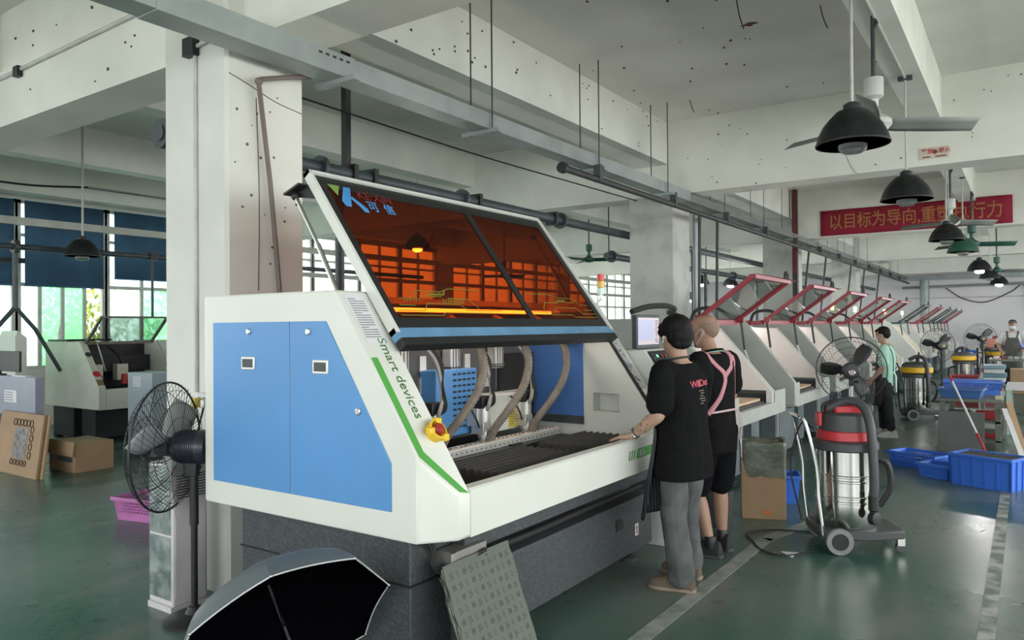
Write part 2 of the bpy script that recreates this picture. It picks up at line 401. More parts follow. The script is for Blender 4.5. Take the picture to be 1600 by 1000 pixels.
def acrylic():
    m = bpy.data.materials.new('orange_acrylic'); m.use_nodes = True
    nt = m.node_tree; N = nt.nodes; L = nt.links
    for n in list(N): N.remove(n)
    out = N.new('ShaderNodeOutputMaterial'); tr = N.new('ShaderNodeBsdfTransparent'); tr.inputs[0].default_value = (.55, .182, .045, 1)
    gl = N.new('ShaderNodeBsdfGlossy'); gl.inputs[0].default_value = (.9, .75, .7, 1); gl.inputs['Roughness'].default_value = .03
    df = N.new('ShaderNodeBsdfDiffuse'); df.inputs[0].default_value = (.042, .020, .017, 1)
    m1 = N.new('ShaderNodeMixShader'); m1.inputs[0].default_value = .22; L.new(tr.outputs[0], m1.inputs[1]); L.new(df.outputs[0], m1.inputs[2])
    m2 = N.new('ShaderNodeMixShader'); m2.inputs[0].default_value = .035; L.new(m1.outputs[0], m2.inputs[1]); L.new(gl.outputs[0], m2.inputs[2])
    L.new(m2.outputs[0], out.inputs[0]); return m
M_acryl = acrylic()

big = thing('drilling_machine', 'large white drilling machine with two blue side doors and its orange hood raised', 'machine', (-2.9, 3.8, 0))
# ---- granite base
Y0 = 2.458
b = MB().box((-3.58, 2.56, .10), (-2.34, 2.85, .705))
b.box((-3.58, 2.85, .10), (-2.25, 5.02, .465)).box((-3.58, 2.85, .465), (-2.42, 5.02, .56)).box((-3.58, 2.85, .56), (-2.25, 5.02, .705))
base = b.build('base', M_granite, big, bevel=.006)
MB().box((-3.585, 2.552, .462), (-2.333, 2.862, .470)).build('joint', M_black, base)
MB().box((-2.245, 4.45, .30), (-2.243, 4.51, .37)).lathe([(.035, 0), (.035, .006)], (-2.25, 4.52, .33), (1, 0, 0), 16).build('cable_hole', M_black, base)
s = MB().box((-2.248, 4.74, .205), (-2.246, 4.79, .285)).build('arrow_sticker', M_paper, base)
MB().box((-2.246, 4.758, .215), (-2.2445, 4.772, .26)).prism([(4.752, .255), (4.778, .255), (4.765, .278)], 'x', -2.246, -2.2445).build('arrow', M_red, s)
for x in (-3.45, -2.36):
    for y in (2.72, 4.85):
        MB().lathe([(.07, 0), (.07, .02), (.045, .035), (.025, .04), (.025, .11)], (x, y, 0), n=14).box((x - .06, y - .06, .06), (x + .06, y + .06, .10)).build('foot', M_dark, big)
MB().box((-2.32, 2.72, .52), (-2.215, 2.98, .60)).box((-2.23, 2.705, .50), (-2.21, 2.74, .60)).build('junction_box', mat('dull_aluminium', (.30, .29, .27), .45, .5), big, bevel=.004)
for dz in (0, .03, .055):
    MB().tube(spline([(-2.36, 2.60, .70), (-2.30 + dz * .4, 2.64, .62 + dz), (-2.27, 2.66, .53 + dz * .6), (-2.22, 2.74, .50 + dz * .5), (-2.2, 2.95, .51 + dz)]), .011, 7).build('power_cable', M_rubber, big)
MB().tube(spline([(-2.3, 2.9, .52), (-2.3, 3.4, .50), (-2.3, 4.2, .505), (-2.3, 4.95, .51)]), .018, 7).build('power_cable', M_rubber, big)
# ---- white housing
near = [(-3.767, Y0, .705), (-3.767, Y0, 1.836), (-2.713, Y0, 1.836), (-2.198, Y0, 1.075), (-2.198, Y0, .705),
        (-2.08, 2.60, .90), (-2.08, 2.60, .705), (-3.767, 2.68, .705), (-3.767, 2.68, 1.836), (-2.713, 2.68, 1.836), (-2.08, 2.68, .90), (-2.08, 2.68, .705)]
MB().hull(near).build('near_side_housing', M_white, big, bevel=.012, seg=3)
rec = (-2.64, -2.43, 1.03, 1.165)
far = MB()
FP = [(-3.767, .705), (-2.08, .705), (-2.08, .90), (-2.713, 1.836), (-3.767, 1.836)]
# the far inner wall carries a square recess: four prisms around it, then the outer skin
def cut(zlo, zhi, xlo, xhi):
    xf = lambda z: min(-2.08, -2.08 - (z - .90) * .676) if z > .9 else -2.08
    r = [(xlo, zlo)]
    if xhi is None:
        r += [(xf(zlo), zlo)] + ([(-2.08, .90)] if zlo < .9 < zhi else []) + [(xf(zhi), zhi)]
    else: r += [(xhi, zlo), (xhi, zhi)]
    return r + [(xlo, zhi)]
for a in ((.705, rec[2], -3.767, None), (rec[3], 1.836, -3.767, None), (rec[2], rec[3], -3.767, rec[0]), (rec[2], rec[3], rec[1], None)): far.prism(cut(*a), 'y', 4.88, 4.99)
far.prism(FP, 'y', 4.985, 5.03)
far.hull([(-3.767, 5.03, .705), (-3.767, 5.03, 1.836), (-2.713, 5.03, 1.836), (-2.08, 5.03, .90), (-2.08, 5.03, .705), (-3.767, 5.16, .705), (-3.767, 5.16, 1.836), (-2.75, 5.16, 1.836), (-2.18, 5.16, .97), (-2.18, 5.16, .705)])
far.build('far_side_housing', M_white, big, ang=20)
MB().prism([(-2.16, .705), (-2.08, .705), (-2.08, .915), (-2.09, .925), (-2.15, .925), (-2.16, .915)], 'y', 2.68, 4.88).build('front_rail', M_white, big)
MB().box((-3.767, 2.6, .705), (-3.73, 4.9, 1.836)).build('rear_panel', M_white2, big)
MB().box((-3.767, 2.6, 1.80), (-3.15, 4.9, 1.836)).build('roof_panel', M_white, big)
MB().box((-3.73, 2.68, .74), (-2.16, 4.88, .78)).build('table', M_dark, big)
# seal along the far opening edge
MB().bar((-2.70, 4.885, 1.83), (-2.075, 4.885, .925), .018).build('door_seal', M_black, big)
# rivets on the inner wall
for t in range(7):
    p = lerp((-2.70, 4.88, 1.62), (-2.26, 4.88, 1.0), t / 6) + Vector((.0, 0, -.02)); MB().ball(p + Vector((-.10, 0, -.03)), (.006, .004, .006), 8, 5).build('rivet', M_steel, big)
MB().box((-3.40, 4.872, .95), (-2.72, 4.882, 1.76)).build('inner_panel', M_blue2, big, bevel=.004)
MB().box((-3.42, 4.86, .93), (-2.715, 4.874, .99)).build('inner_trim', M_dark, big)
MB().box((-2.90, 4.862, 1.52), (-2.78, 4.874, 1.58)).build('inner_handle', M_alu, big, bevel=.006)
# ---- blue side doors
def door(pts, hx, hz, locks):
    d = MB().prism(pts, 'y', Y0 - .006, Y0 + .004).build('side_door', M_blue, big, bevel=.002)
    h = MB().box((hx - .055, Y0 - .012, hz - .035), (hx + .055, Y0 - .004, hz + .035)).build('handle_plate', M_alu, d, bevel=.008)
    MB().box((hx - .042, Y0 - .0135, hz - .022), (hx + .042, Y0 - .0115, hz + .022)).build('handle_cup', M_dark, d)
    for x, z in locks:
        MB().lathe([(.017, 0), (.017, .008), (.012, .010), (.012, .012)], (x, Y0 - .005, z), (0, -1, 0), 16).build('lock', M_steel, d)
    return d
door([(-3.68, .828), (-3.042, .828), (-3.042, 1.688), (-3.68, 1.688)], -3.37, 1.474, [(-3.364, 1.639)])
door([(-3.034, .828), (-2.353, .828), (-2.353, 1.045), (-2.777, 1.688), (-3.034, 1.688)], -2.811, 1.467, [(-2.897, 1.637), (-2.555, 1.266)])
# ---- things on the sloped front of the near housing
SL = Vector((-2.08 + 2.713, 0, .90 - 1.836)).normalized()      # down the slope
SN = Vector((-SL.z, 0, SL.x))                                   # out of the slope
def sp(z, y, out=.0): return Vector((-2.713 + (1.836 - z) / .936 * .633, y, z)) + SN * out
def slope_pts(L): return [sp(z, y, .001) for z, y in L]
def edge_y(z): return 2.60 - max(0, min(1, (z - .90) / (1.075 - .90))) * .142
MB().plate(slope_pts([(1.515, 2.475), (1.515, 2.515), (1.10, 2.515), (.925, 2.652), (.905, 2.672), (.918, 2.615), (1.085, 2.475)]), SN, .0012).build('green_stripe', M_green, big)
tx = text('slope_lettering', 'Smart devices', .080, sp(1.605, 2.595, .0018), SL, (0, 1, 0), M_greentxt, big, depth=.0008, spacing=1.0)
nt_ = MB().plate(slope_pts([(1.815, 2.49), (1.815, 2.625), (1.575, 2.635), (1.575, 2.50)]), SN, .0015).build('taped_notice', M_paper, big)
q = MB()
for i in range(17):
    z = 1.795 - i * .0115; w = .10 if i % 6 else .05; q.plate(slope_pts([(z, 2.507), (z, 2.507 + w), (z - .0035, 2.507 + w), (z - .0035, 2.507)]), SN, .0022)
q.build('printed_lines', M_ink, nt_)
es = sp(1.165, 2.63)
e = MB(); n = 14
pr = [[es + SN * h + (SL * cos(2 * pi * k / n) + Vector((0, 1, 0)) * sin(2 * pi * k / n)) * r for k in range(n)] for r, h in ((.048, 0), (.050, .045), (.042, .047), (.040, .008))]
e.rings(pr).build('stop_shroud', M_yellow, big)
for k in (0, 1, 2): MB().cbox(es + SN * .035 + (SL * cos(k * 2.1 + .5) + Vector((0, 1, 0)) * sin(k * 2.1 + .5)) * .048, (.034, .034, .034)).build('stop_guard', M_yellow, big, bevel=.006)
MB().lathe([(.016, 0), (.016, .03), (.028, .032), (.030, .045), (.024, .056), (.01, .060)], es, SN, 18).build('stop_button', M_red, big)
# model mark on the rail
q = MB()
for k in range(3): q.prism([(4.30 + k * .035, .80), (4.315 + k * .035, .80), (4.335 + k * .035, .86), (4.32 + k * .035, .86)], 'x', -2.0805, -2.0785)
q.build('dark_slashes', M_greentxt, big)
g = MB().prism([(4.41, .80), (4.92, .80), (4.92, .862), (4.435, .862)], 'x', -2.0805, -2.0785).build('model_plate', M_green, big)
text('model_lettering', 'KX-', .058, (-2.078, 4.46, .828), (0, 1, 0), (0, 0, 1), M_paper, g, depth=.0006)

# ---- raised hood
HT, HB = Vector((-3.145, 0, 2.487)), Vector((-2.475, 0, 1.575))
HU = (HT - HB).normalized(); HN = Vector((HU.z, 0, -HU.x))       # HN points out to the front
HN = HN if HN.x > 0 else -HN
HL = (HT - HB).length; HY0, HY1 = 2.65, 4.92
def hp(u, y, o=0.): return Vector((HB.x, y, HB.z)) + HU * u + HN * o
fr = MB()
def hoodbar(mb, u0, u1, y0, y1, o0, o1): mb.rings([[hp(u, y, o) for u, o in ((u0, o0), (u1, o0), (u1, o1), (u0, o1))] for y in (y0, y1)])
hoodbar(fr, HL - .022, HL, HY0, HY1, -.03, .02); hoodbar(fr, .06, HL, HY0, HY0 + .022, -.03, .02); hoodbar(fr, .06, HL, HY1 - .022, HY1, -.03, .02)
hood = fr.build('hood', M_white, big)
bz = MB()
hoodbar(bz, HL - .10, HL - .022, HY0 + .022, HY1 - .022, -.002, .006); hoodbar(bz, .085, .155, HY0 + .022, HY1 - .022, -.002, .006)
hoodbar(bz, .155, HL - .10, HY0 + .022, HY0 + .085, -.002, .006); hoodbar(bz, .155, HL - .10, HY1 - .085, HY1 - .022, -.002, .006)
bz.build('hood_border', M_black, hood)
mid = MB(); hoodbar(mid, .155, HL - .05, 3.93, 3.99, -.004, .008); mid.build('hood_mullion', M_black, hood)
ac = MB(); hoodbar(ac, .14, HL - .09, HY0 + .07, HY1 - .07, .0, .003); ac.build('orange_pane', M_acryl, hood)
bs = MB(); hoodbar(bs, .025, .088, HY0, HY1, -.03, .012); bs.build('blue_strip', mat('steel_blue_strip', (.12, .26, .42), .35), hood)
bb = MB(); hoodbar(bb, -.02, .026, HY0 + .01, HY1 - .01, -.035, .018); bb.build('bottom_edge', M_black, hood)
# logo and line graphics printed on the pane
def hplate(name, pts, m, par=None):
    q = MB()
    for poly in pts: q.plate([hp(u, y, .0072) for y, u in poly], HN, .0006)
    return q.build(name, m, par or hood)
L0y, L0u = 2.74, HL - .075
M_lg, M_lb, M_lr = mat('logo_green', (.19, .33, .07), .5), mat('logo_blue', (.06, .27, .62), .5), mat('logo_red', (.17, .02, .03), .5)
hplate('logo_triangle', [[(L0y + .01, L0u), (L0y + .095, L0u), (L0y + .045, L0u - .08)]], M_lg)
hplate('logo_mark', [[(L0y + .125, L0u), (L0y + .175, L0u), (L0y + .105, L0u - .15), (L0y + .065, L0u - .15), (L0y + .055, L0u - .115)],
                     [(L0y + .125, L0u - .07), (L0y + .155, L0u - .07), (L0y + .225, L0u - .145), (L0y + .225, L0u - .175), (L0y + .19, L0u - .175), (L0y + .175, L0u - .14)]], M_lb)
text('logo_lettering', 'KE·XIN', .088, hp(L0u - .045, L0y + .20, .0075), (0, 1, 0), HU, M_lr, hood, depth=.0005)
text('logo_lettering', '可 信', .085, hp(L0u - .125, L0y + .24, .0075), (0, 1, 0), HU, M_lb, hood, depth=.0005, spacing=1.25, bold=.001)
q = MB(); rr = random.Random(5)
def trace(pts, w=.006):
    for (y0, u0), (y1, u1) in zip(pts, pts[1:]):
        d = Vector((y1 - y0, u1 - u0)); n = Vector((-d.y, d.x)).normalized() * w / 2
        q.plate([hp(u0 - n.y, y0 - n.x, .0072), hp(u1 - n.y, y1 - n.x, .0072), hp(u1 + n.y, y1 + n.x, .0072), hp(u0 + n.y, y0 + n.x, .0072)], HN, .0005)
for s, o in ((1, 2.76), (-1, 4.84)):
    for pts in ([(0, .20), (.20, .20), (.25, .25), (.52, .25), (.57, .21), (.9, .21)], [(.05, .28), (.16, .28), (.21, .335), (.42, .335)], [(0, .17), (.33, .17), (.36, .19), (.8, .19)],
                [(.22, .30), (.40, .30), (.40, .33), (.5, .36), (.8, .36)], [(.45, .29), (.62, .29), (.68, .24), (.68, .20)], [(.03, .235), (.15, .235)]):
        trace([(o + s * y, u) for y, u in pts])
for k in range(9): trace([(3.15 + k * .022, .255), (3.165 + k * .022, .285)], .008)
for k in range(6): trace([(2.84 + k * .024, .262), (2.85 + k * .024, .285)], .008)
trace([(3.06, .315), (3.19, .315), (3.22, .35)], .014); trace([(4.50, .315), (4.36, .30)], .014)
q.build('line_print', mat('olive_print', (.17, .16, .02), .5), hood)
# gas strut with its bracket
hb = MB().hull([hp(HL - .17, HY0, -.03), hp(HL - .07, HY0, -.03), hp(HL - .17, HY0 - .006, -.03), hp(HL - .07, HY0 - .006, -.03), (-3.20, HY0 - .006, 2.42), (-3.24, HY0 - .006, 2.36), (-3.20, HY0, 2.42), (-3.24, HY0, 2.36)])
hb.box((-3.26, HY0 - .06, 2.385), (-3.13, HY0 + .01, 2.395), (0, R(-20), 0)).build('strut_bracket', M_black, hood)
for y in (HY0 - .03, HY1 + .03):
    st = MB().tube([(-3.19, y, 2.35), (-3.02, y, 2.09)], .010, 10).tube([(-3.02, y, 2.09), (-2.88, y, 1.84)], .014, 10).build('gas_strut', M_steel, big)
    MB().ball((-3.195, y, 2.355), .022, 12, 8).build('ball_joint', M_black, st)

# ---- inside the machine
led = MB().tube([(-2.98, 3.10, 1.758), (-2.98, 4.84, 1.758)], .012, 10).build('light_tube', glow('lamp_tube_glow', (1, .86, .74), 26), big)
MB().box((-3.66, 2.72, 1.35), (-3.30, 4.87, 1.74)).build('gantry_beam', M_dark, big, bevel=.01)
MB().box((-3.30, 2.72, 1.02), (-3.20, 4.80, 1.66)).build('carriage_plate', mat('dark_carriage', (.07, .07, .075), .5), big)
for y in (3.0, 3.62, 4.08, 4.30):
    for z in (1.28, 1.42): MB().box((-3.20, y - .03, z - .05), (-3.185, y + .03, z + .05)).build('bracket', M_alu, big)
vb = MB().box((-3.20, 3.60, .95), (-3.06, 4.02, 1.38)).build('vent_box', M_blue, big, bevel=.008)
q = MB()
for i in range(10):
    for j in range(5): q.box((-3.062, 3.765 + j * .05, 1.0 + i * .038), (-3.0585, 3.80 + j * .05, 1.013 + i * .038))
q.build('vent_slots', M_black, vb)
wb = MB().box((-3.16, 4.10, .93), (-3.02, 4.62, 1.19)).build('drive_box', M_white, big, bevel=.01)
MB().box((-3.021, 4.33, .945), (-3.0185, 4.45, 1.08)).build('yellow_label', mat('yellow_label', (.72, .55, .05), .6), wb)
q = MB()
for i in range(6): q.box((-3.0187, 4.345, 1.05 - i * .017), (-3.0175, 4.435 - (i % 3) * .02, 1.056 - i * .017))
q.build('label_print', M_ink, wb)
q = MB(); k = 0                                                        # vertical dark bellows behind
P = [(4.42 + i * .022, -3.17 + (.035 if i % 2 else 0)) for i in range(20)]
for (y0, x0), (y1, x1) in zip(P, P[1:]): q.poly([(x0, y0, .95), (x1, y1, .95), (x1, y1, 1.46), (x0, y0, 1.46)])
q.build('rear_bellows', M_rubber, big, solid=.004, smooth=False)
# table bellows: zigzag leather running along the table
def bellows(y0, y1, x0=-2.72, x1=-2.19, z=.845):
    P = []; n = 20
    for i in range(n + 1): P.append((x0 + (x1 - x0) * i / n, z + (.040 if i % 2 else 0)))
    q = MB()
    q.prism(P + [(x1, z - .06), (x0, z - .06)], 'y', y0, y1); return q.build('table_bellows', mat('bellows_leather', (.050, .044, .043), .55) if 'bellows_leather' not in bpy.data.materials else bpy.data.materials['bellows_leather'], big, smooth=False)
bellows(3.22, 4.06); bellows(4.22, 4.86)
bar = MB().box((-2.95, 2.75, .86), (-2.86, 4.78, .905)).build('cross_bar', M_alu, big, bevel=.004)
MB().box((-2.945, 2.76, .905), (-2.865, 4.77, .912)).build('scale_strip', M_cream, bar)
q = MB()
for i in range(40): q.lathe([(.008, 0), (.008, .003)], (-2.905, 2.80 + i * .05, .912), n=8)
for i in range(40): q.lathe([(.005, 0), (.005, .003)], (-2.86, 2.80 + i * .05, .882), (1, 0, 0), 8)
q.build('bolt_pattern', M_dark, bar)
for y in (3.35, 4.1): MB().box((-2.862, y, .80), (-2.83, y + .13, .87)).build('clamp_block', M_black, bar)
MB().box((-2.98, 2.75, .78), (-2.80, 4.78, .86)).build('bar_support', M_dark, big)
for y in (3.46, 3.96, 4.46):
    sp_ = MB().box((-3.06, y - .055, 1.0), (-2.97, y + .055, 1.12)).box((-3.03, y - .045, .95), (-2.93, y + .045, 1.03)).lathe([(.042, 0), (.042, .10), (.03, .11)], (-2.96, y, 1.03), n=16).lathe([(.025, 0), (.04, .03), (.04, .07), (.026, .09)], (-2.96, y, .90), n=16).build('spindle', M_alu, big, bevel=.003)
    MB().box((-3.01, y - .05, 1.12), (-2.93, y + .05, 1.20)).build('spindle_motor', M_black, sp_, bevel=.006)
    MB().lathe([(.055, 0), (.055, .012), (.03, .02)], (-2.955, y, .892), n=18).build('pressure_foot', M_steel, sp_)
    cy = MB().box((-3.19, y - .15, 1.36), (-3.11, y - .05, 1.70)).build('air_cylinder', M_alu, big, bevel=.01)
    q = MB()
    for z in (1.37, 1.385): q.box((-3.195, y - .155, z), (-3.105, y - .045, z + .008))
    for d in (-.13, -.10, -.07): q.box((-3.109, y + d - .003, 1.36), (-3.107, y + d + .003, 1.70))
    q.tube([(-3.15, y - .10, 1.36), (-3.15, y - .10, 1.20)], .012, 8)
    q.build('cylinder_lines', M_dark, cy)
    pts = spline([(-2.92, y + .0, .91), (-2.87, y + .01, 1.0), (-2.79, y + .07, 1.13), (-2.74, y + .16, 1.28), (-2.75, y + .22, 1.45), (-2.86, y + .24, 1.62), (-3.05, y + .24, 1.72)], 16)
    MB().tube(pts, [.030 if i % 2 else .0245 for i in range(len(pts))], 10).build('suction_hose', M_hose, big, ang=80)
    for k in range(4):
        o = .018 * k
        MB().tube(spline([(-2.98 - o, y + .03 - o, 1.06 + o), (-2.90, y - .02 + o, 1.15), (-2.95, y + .07, 1.25 + o), (-3.0, y + .06 + o, 1.45), (-3.08, y - .02, 1.57 + o), (-3.14, y - .08 - o, 1.62)]),   .007 if k else .013, 6).build('signal_cable', M_greyc if k == 0 else M_rubber, big)
    MB().tube(spline([(-2.96, y - .05, 1.0), (-2.93, y - .12, 1.06), (-2.98, y - .14, 1.16), (-3.04, y - .05, 1.15)]), .006, 6).build('air_line', M_rubber, big)

# ---- operator console on the far end
con = MB().prism([(-2.62, .80), (-2.15, .80), (-2.15, 1.16), (-2.36, 1.475), (-2.62, 1.475)], 'y', 5.17, 5.62).build('console', M_white2, big, bevel=.01)
CN = Vector((.832, 0, .555)); CD = Vector((.555, 0, -.832))
def cp(t, y, o=.002): return Vector((-2.36, y, 1.475)) + CD * t + CN * o
MB().plate([cp(.02, 5.19), cp(.02, 5.52), cp(.23, 5.52), cp(.23, 5.19)], CN, .006).build('key_panel', M_black, con)
q = MB()
for i in range(4):
    for j in range(6): q.plate([cp(.04 + i * .045, 5.21 + j * .05, .009), cp(.04 + i * .045, 5.24 + j * .05, .009), cp(.065 + i * .045, 5.24 + j * .05, .009), cp(.065 + i * .045, 5.21 + j * .05, .009)], CN, .006)
q.build('panel_keys', mat('charcoal_keys', (.05, .055, .06), .4), con)
for i, (t, y, c) in enumerate(((.06, 5.27, 'g'), (.06, 5.36, 'r'), (.06, 5.43, 'r'), (.12, 5.26, 'w'), (.13, 5.42, 'w'))):
    MB().plate([cp(t, y, .016), cp(t, y + .022, .016), cp(t + .022, y + .022, .016), cp(t + .022, y, .016)], CN, .004).build('indicator_key', {'g': glow('green_led', (.2, 1, .5), .8), 'r': mat('red_key', (.6, .06, .05), .4), 'w': M_paper}[c], con)
MB().plate([cp(.0, 5.53, .004), cp(.0, 5.56, .004), cp(.37, 5.56, .004), cp(.37, 5.53, .004)], CN, .004).build('green_edge', mat('pale_green_edge', (.45, .62, .35), .5), con)
kb = MB().hull([tuple(cp(t, y, o)) for t in (.25, .36) for y in (5.2, 5.5) for o in (.0, .035)]).build('handset', M_black, con, bevel=.01)
mo = MB().box((-2.44, 5.12, 1.48), (-2.40, 5.55, 1.735)).build('screen', M_dark, con, bevel=.006)
lit = MB().box((-2.40, 5.145, 1.51), (-2.398, 5.525, 1.715)).build('display', glow('display_lilac', (.40, .41, .58), .32), mo)
MB().box((-2.398, 5.44, 1.515), (-2.3975, 5.52, 1.71)).box((-2.398, 5.15, 1.515), (-2.3975, 5.44, 1.54)).box((-2.398, 5.15, 1.70), (-2.3975, 5.44, 1.712)).build('display_bars', glow('display_pink', (.55, .44, .46), .32), mo)
q = MB(); rr = random.Random(8)
for i in range(14): q.box((-2.3975, 5.45 + rr.random() * .02, 1.525 + i * .0128), (-2.397, 5.48 + rr.random() * .035, 1.531 + i * .0128))
q.build('display_print', M_ink, mo)
MB().tube(spline([(-2.43, 5.10, 1.76), (-2.38, 5.3, 1.80), (-2.36, 5.6, 1.81), (-2.42, 5.9, 1.79), (-2.6, 6.2, 1.77), (-2.7, 6.6, 1.76)]), .022, 8).build('console_conduit', M_rubber, big)
# handwritten notes taped beside the console
def fs(z, y, o=.002): return Vector((-2.713 + (1.836 - z) / .936 * .633, y, z)) + SN * o
nn = MB().plate([fs(1.56, 4.90), fs(1.56, 5.02), fs(1.36, 5.02), fs(1.36, 4.90)], SN, .002).plate([fs(1.37, 4.915), fs(1.37, 5.03), fs(1.20, 5.03), fs(1.20, 4.915)], SN, .002).build('handwritten_notes', mat('dull_paper', (.42, .42, .42), .8), big)
q = MB(); rr = random.Random(4)
for i in range(22):
    z = 1.54 - rr.random() * .30; y = 4.91 + rr.random() * .08; q.plate([fs(z, y, .005), fs(z, y + rr.uniform(.01, .025), .005), fs(z - .008, y + .02, .005), fs(z - .008, y, .005)], SN, .0005)
q.build('ink_marks', M_black, nn)
# ================================================================== the row of smaller machines with lifted lids
M_lidred = mat('wine_red_paint', (.26, .018, .032), .4, var=.12); M_liddark = mat('dark_teal_paint', (.045, .062, .070), .4)
M_wine = mat('wine_red_panel', (.20, .012, .026), .5)
M_greywall = mat('olive_grey_paint', (.40, .42, .385), .5, var=.05)
M_pink = mat('warm_white_paint', (.72, .675, .655), .5, var=.03)
M_creamp = mat('cream_paint', (.70, .66, .56), .5, var=.03)
M_basegrey = mat('blue_grey_base', (.13, .165, .175), .5, var=.15, scale=3)
M_lid = sheet_glass('clear_lid_pane', (.88, .92, .90), gloss=.22, rough=.02)
M_board = mat('tan_board', (.55, .40, .26), .6, var=.08, scale=9)
M_rowfill = glow('row_fill_glow', (1, .93, .88), 24)  # glow for the added fill tubes in the row machines
def row_machine(y0, lid, inner, outer, label, detail=True, tower=None):
    t = thing('row_machine', label, 'machine', (-2.9, y0, 0), 'machines in the row with lifted lids')
    wall = [(-3.9, .775), (-2.085, .775), (-2.085, 1.03), (-2.625, 1.695), (-2.70, 1.72), (-3.9, 1.72)]
    MB().prism(wall, 'y', y0, y0 + .06).build('side_wall', outer, t, bevel=.008)
    # inner wall: sloped front edge, cut away at the bottom over the table
    iw = [(-2.10, .80), (-2.10, .99), (-2.635, 1.61), (-3.2, 1.64), (-3.2, 1.10), (-2.50, 1.10), (-2.50, 1.0), (-2.16, 1.0), (-2.16, .80)]
    MB().prism(iw, 'y', y0 + 1.29, y0 + 1.33).build('side_wall', inner, t)
    MB().prism([(-2.135, .96), (-2.095, .96), (-2.095, 1.0), (-2.632, 1.625), (-2.66, 1.605), (-2.135, .985)], 'y', y0 + 1.31, y0 + 1.345).build('edge_trim', M_white2, t)
    r = MB()
    r.prism([(y0 + .06, .76), (y0 + 1.72, .76), (y0 + 1.72, .995), (y0 + 1.33, .995), (y0 + 1.33, .88), (y0 + .20, .88), (y0 + .20, 1.02), (y0 + .06, 1.02)], 'x', -2.14, -2.085)
    r.hull([(-2.085, y, .775) for y in (y0, y0 + 1.72)] + [(-2.14, y, .775) for y in (y0, y0 + 1.72)] + [(-2.40, y, .70) for y in (y0, y0 + 1.72)] + [(-2.40, y, .76) for y in (y0, y0 + 1.72)])
    r.build('front_rail', outer, t, ang=25)
    MB().box((-3.9, y0 + .06, .74), (-2.15, y0 + 1.70, .80)).box((-3.4, y0 + 1.345, .80), (-2.15, y0 + 1.70, .96)).build('deck', M_dark, t)
    MB().box((-3.9, y0 + .06, 1.46), (-3.05, y0 + 1.70, 1.70)).box((-3.9, y0 + 1.66, .80), (-2.75, y0 + 1.72, 1.60)).build('rear_housing', outer, t)
    MB().box((-3.07, y0 + .06, .80), (-3.04, y0 + 1.66, 1.46)).build('rear_panel', M_wine if lid is M_lidred else M_greywall, t)
    MB().box((-2.75, y0 + .28, .90), (-2.20, y0 + 1.22, .925)).build('board', M_board, t)
    MB().box((-2.85, y0 + .2, .80), (-2.17, y0 + 1.26, .895)).build('work_table', M_dark, t)
    if detail:
        MB().box((-3.04, y0 + .30, 1.05), (-2.86, y0 + 1.1, 1.30)).build('spindle_carriage', M_dark, t)
        for y in (.45, .85): MB().lathe([(.035, 0), (.035, .16), (.05, .16), (.05, .30)], (-2.80, y0 + y, .96), n=12).build('spindle', M_steel, t)
    MB().tube([(-2.98, y0 + .12, 1.675), (-2.98, y0 + 1.27, 1.675)], .012, 8).build('light_tube', M_rowfill, t)  # assumed glowing tube, added to brighten the inner side wall
    # base
    MB().box((-3.8, y0 + .15, .05), (-2.75, y0 + 1.6, .745)).build('base', M_dark, t)
    MB().box((-2.76, y0 + 1.0, .08), (-2.52, y0 + 1.70, .735)).build('base_panel', M_basegrey, t, bevel=.008)
    MB().box((-2.75, y0 + .12, .08), (-2.60, y0 + .42, .735)).build('base_panel', M_basegrey, t)
    if detail: MB().bar((-2.45, y0 + .62, .06), (-2.45, y0 + .62, .72), .03).build('support_post', M_alu, t)
    for x in (-2.6, -3.7):
        for y in (.25, 1.55): MB().lathe([(.05, 0), (.05, .015), (.02, .02), (.02, .09)], (x, y0 + y, 0), n=10).build('foot', M_black, t)
    # lid
    a, b = Vector((-2.48, 0, 1.685)), Vector((-1.95, 0, 2.075)); ya, yb = y0 + .2, y0 + 1.33
    Y = lambda p, y: Vector((p.x, y, p.z))
    f = MB()
    f.bar(Y(a, ya), Y(b, ya), .055, .035).bar(Y(a, yb), Y(b, yb), .055, .035).bar(Y(b, ya - .02), Y(b, yb + .02), .06, .035)
    f.bar(Y(a, ya - .02), Y(a, yb + .02), .05, .045)
    lidp = f.build('lid_frame', lid, t)
    MB().hull([Y(b, ya) + Vector((-.02, 0, .012)), Y(b, yb + .28) + Vector((-.02, 0, .012)), Y(b, ya) + Vector((.05, 0, .02)), Y(b, yb + .28) + Vector((.05, 0, .02)), Y(b, ya) + Vector((-.02, 0, .02)), Y(b, yb + .28) + Vector((-.02, 0, .02))]).build('top_flange', lid, lidp)
    MB().hull([Y(a, y) + Vector(d) for y in (ya - .1, yb + .12) for d in ((-.20, 0, -.03), (.0, 0, -.03), (.0, 0, .015), (-.20, 0, .015))]).build('hinge_plate', lid, lidp)
    nv = Vector((-.39, 0, .53)).normalized() * .006
    MB().hull([Y(p, y) + d for p in (a, b) for y in (ya, yb) for d in (Vector((0, 0, 0)), nv)]).build('lid_pane', M_lid, lidp)
    for y in (ya - .03, yb + .03):
        q = lerp(a, b, .10)
        MB().hull([Y(q, y) + Vector((dx, dy, dz)) for dx in (-.03, .03) for dy in (-.015, .015) for dz in (-.045, .02)]).build('strut_bracket', lid, lidp)
        s = MB().tube([Y(q, y) + Vector((0, 0, -.03)), (-2.39, y, 1.40)], .013, 8).build('gas_strut', M_black, t)
        MB().tube([(-2.39, y, 1.40), (-2.32, y, 1.21)], .007, 6).build('strut_rod', M_chrome, s)
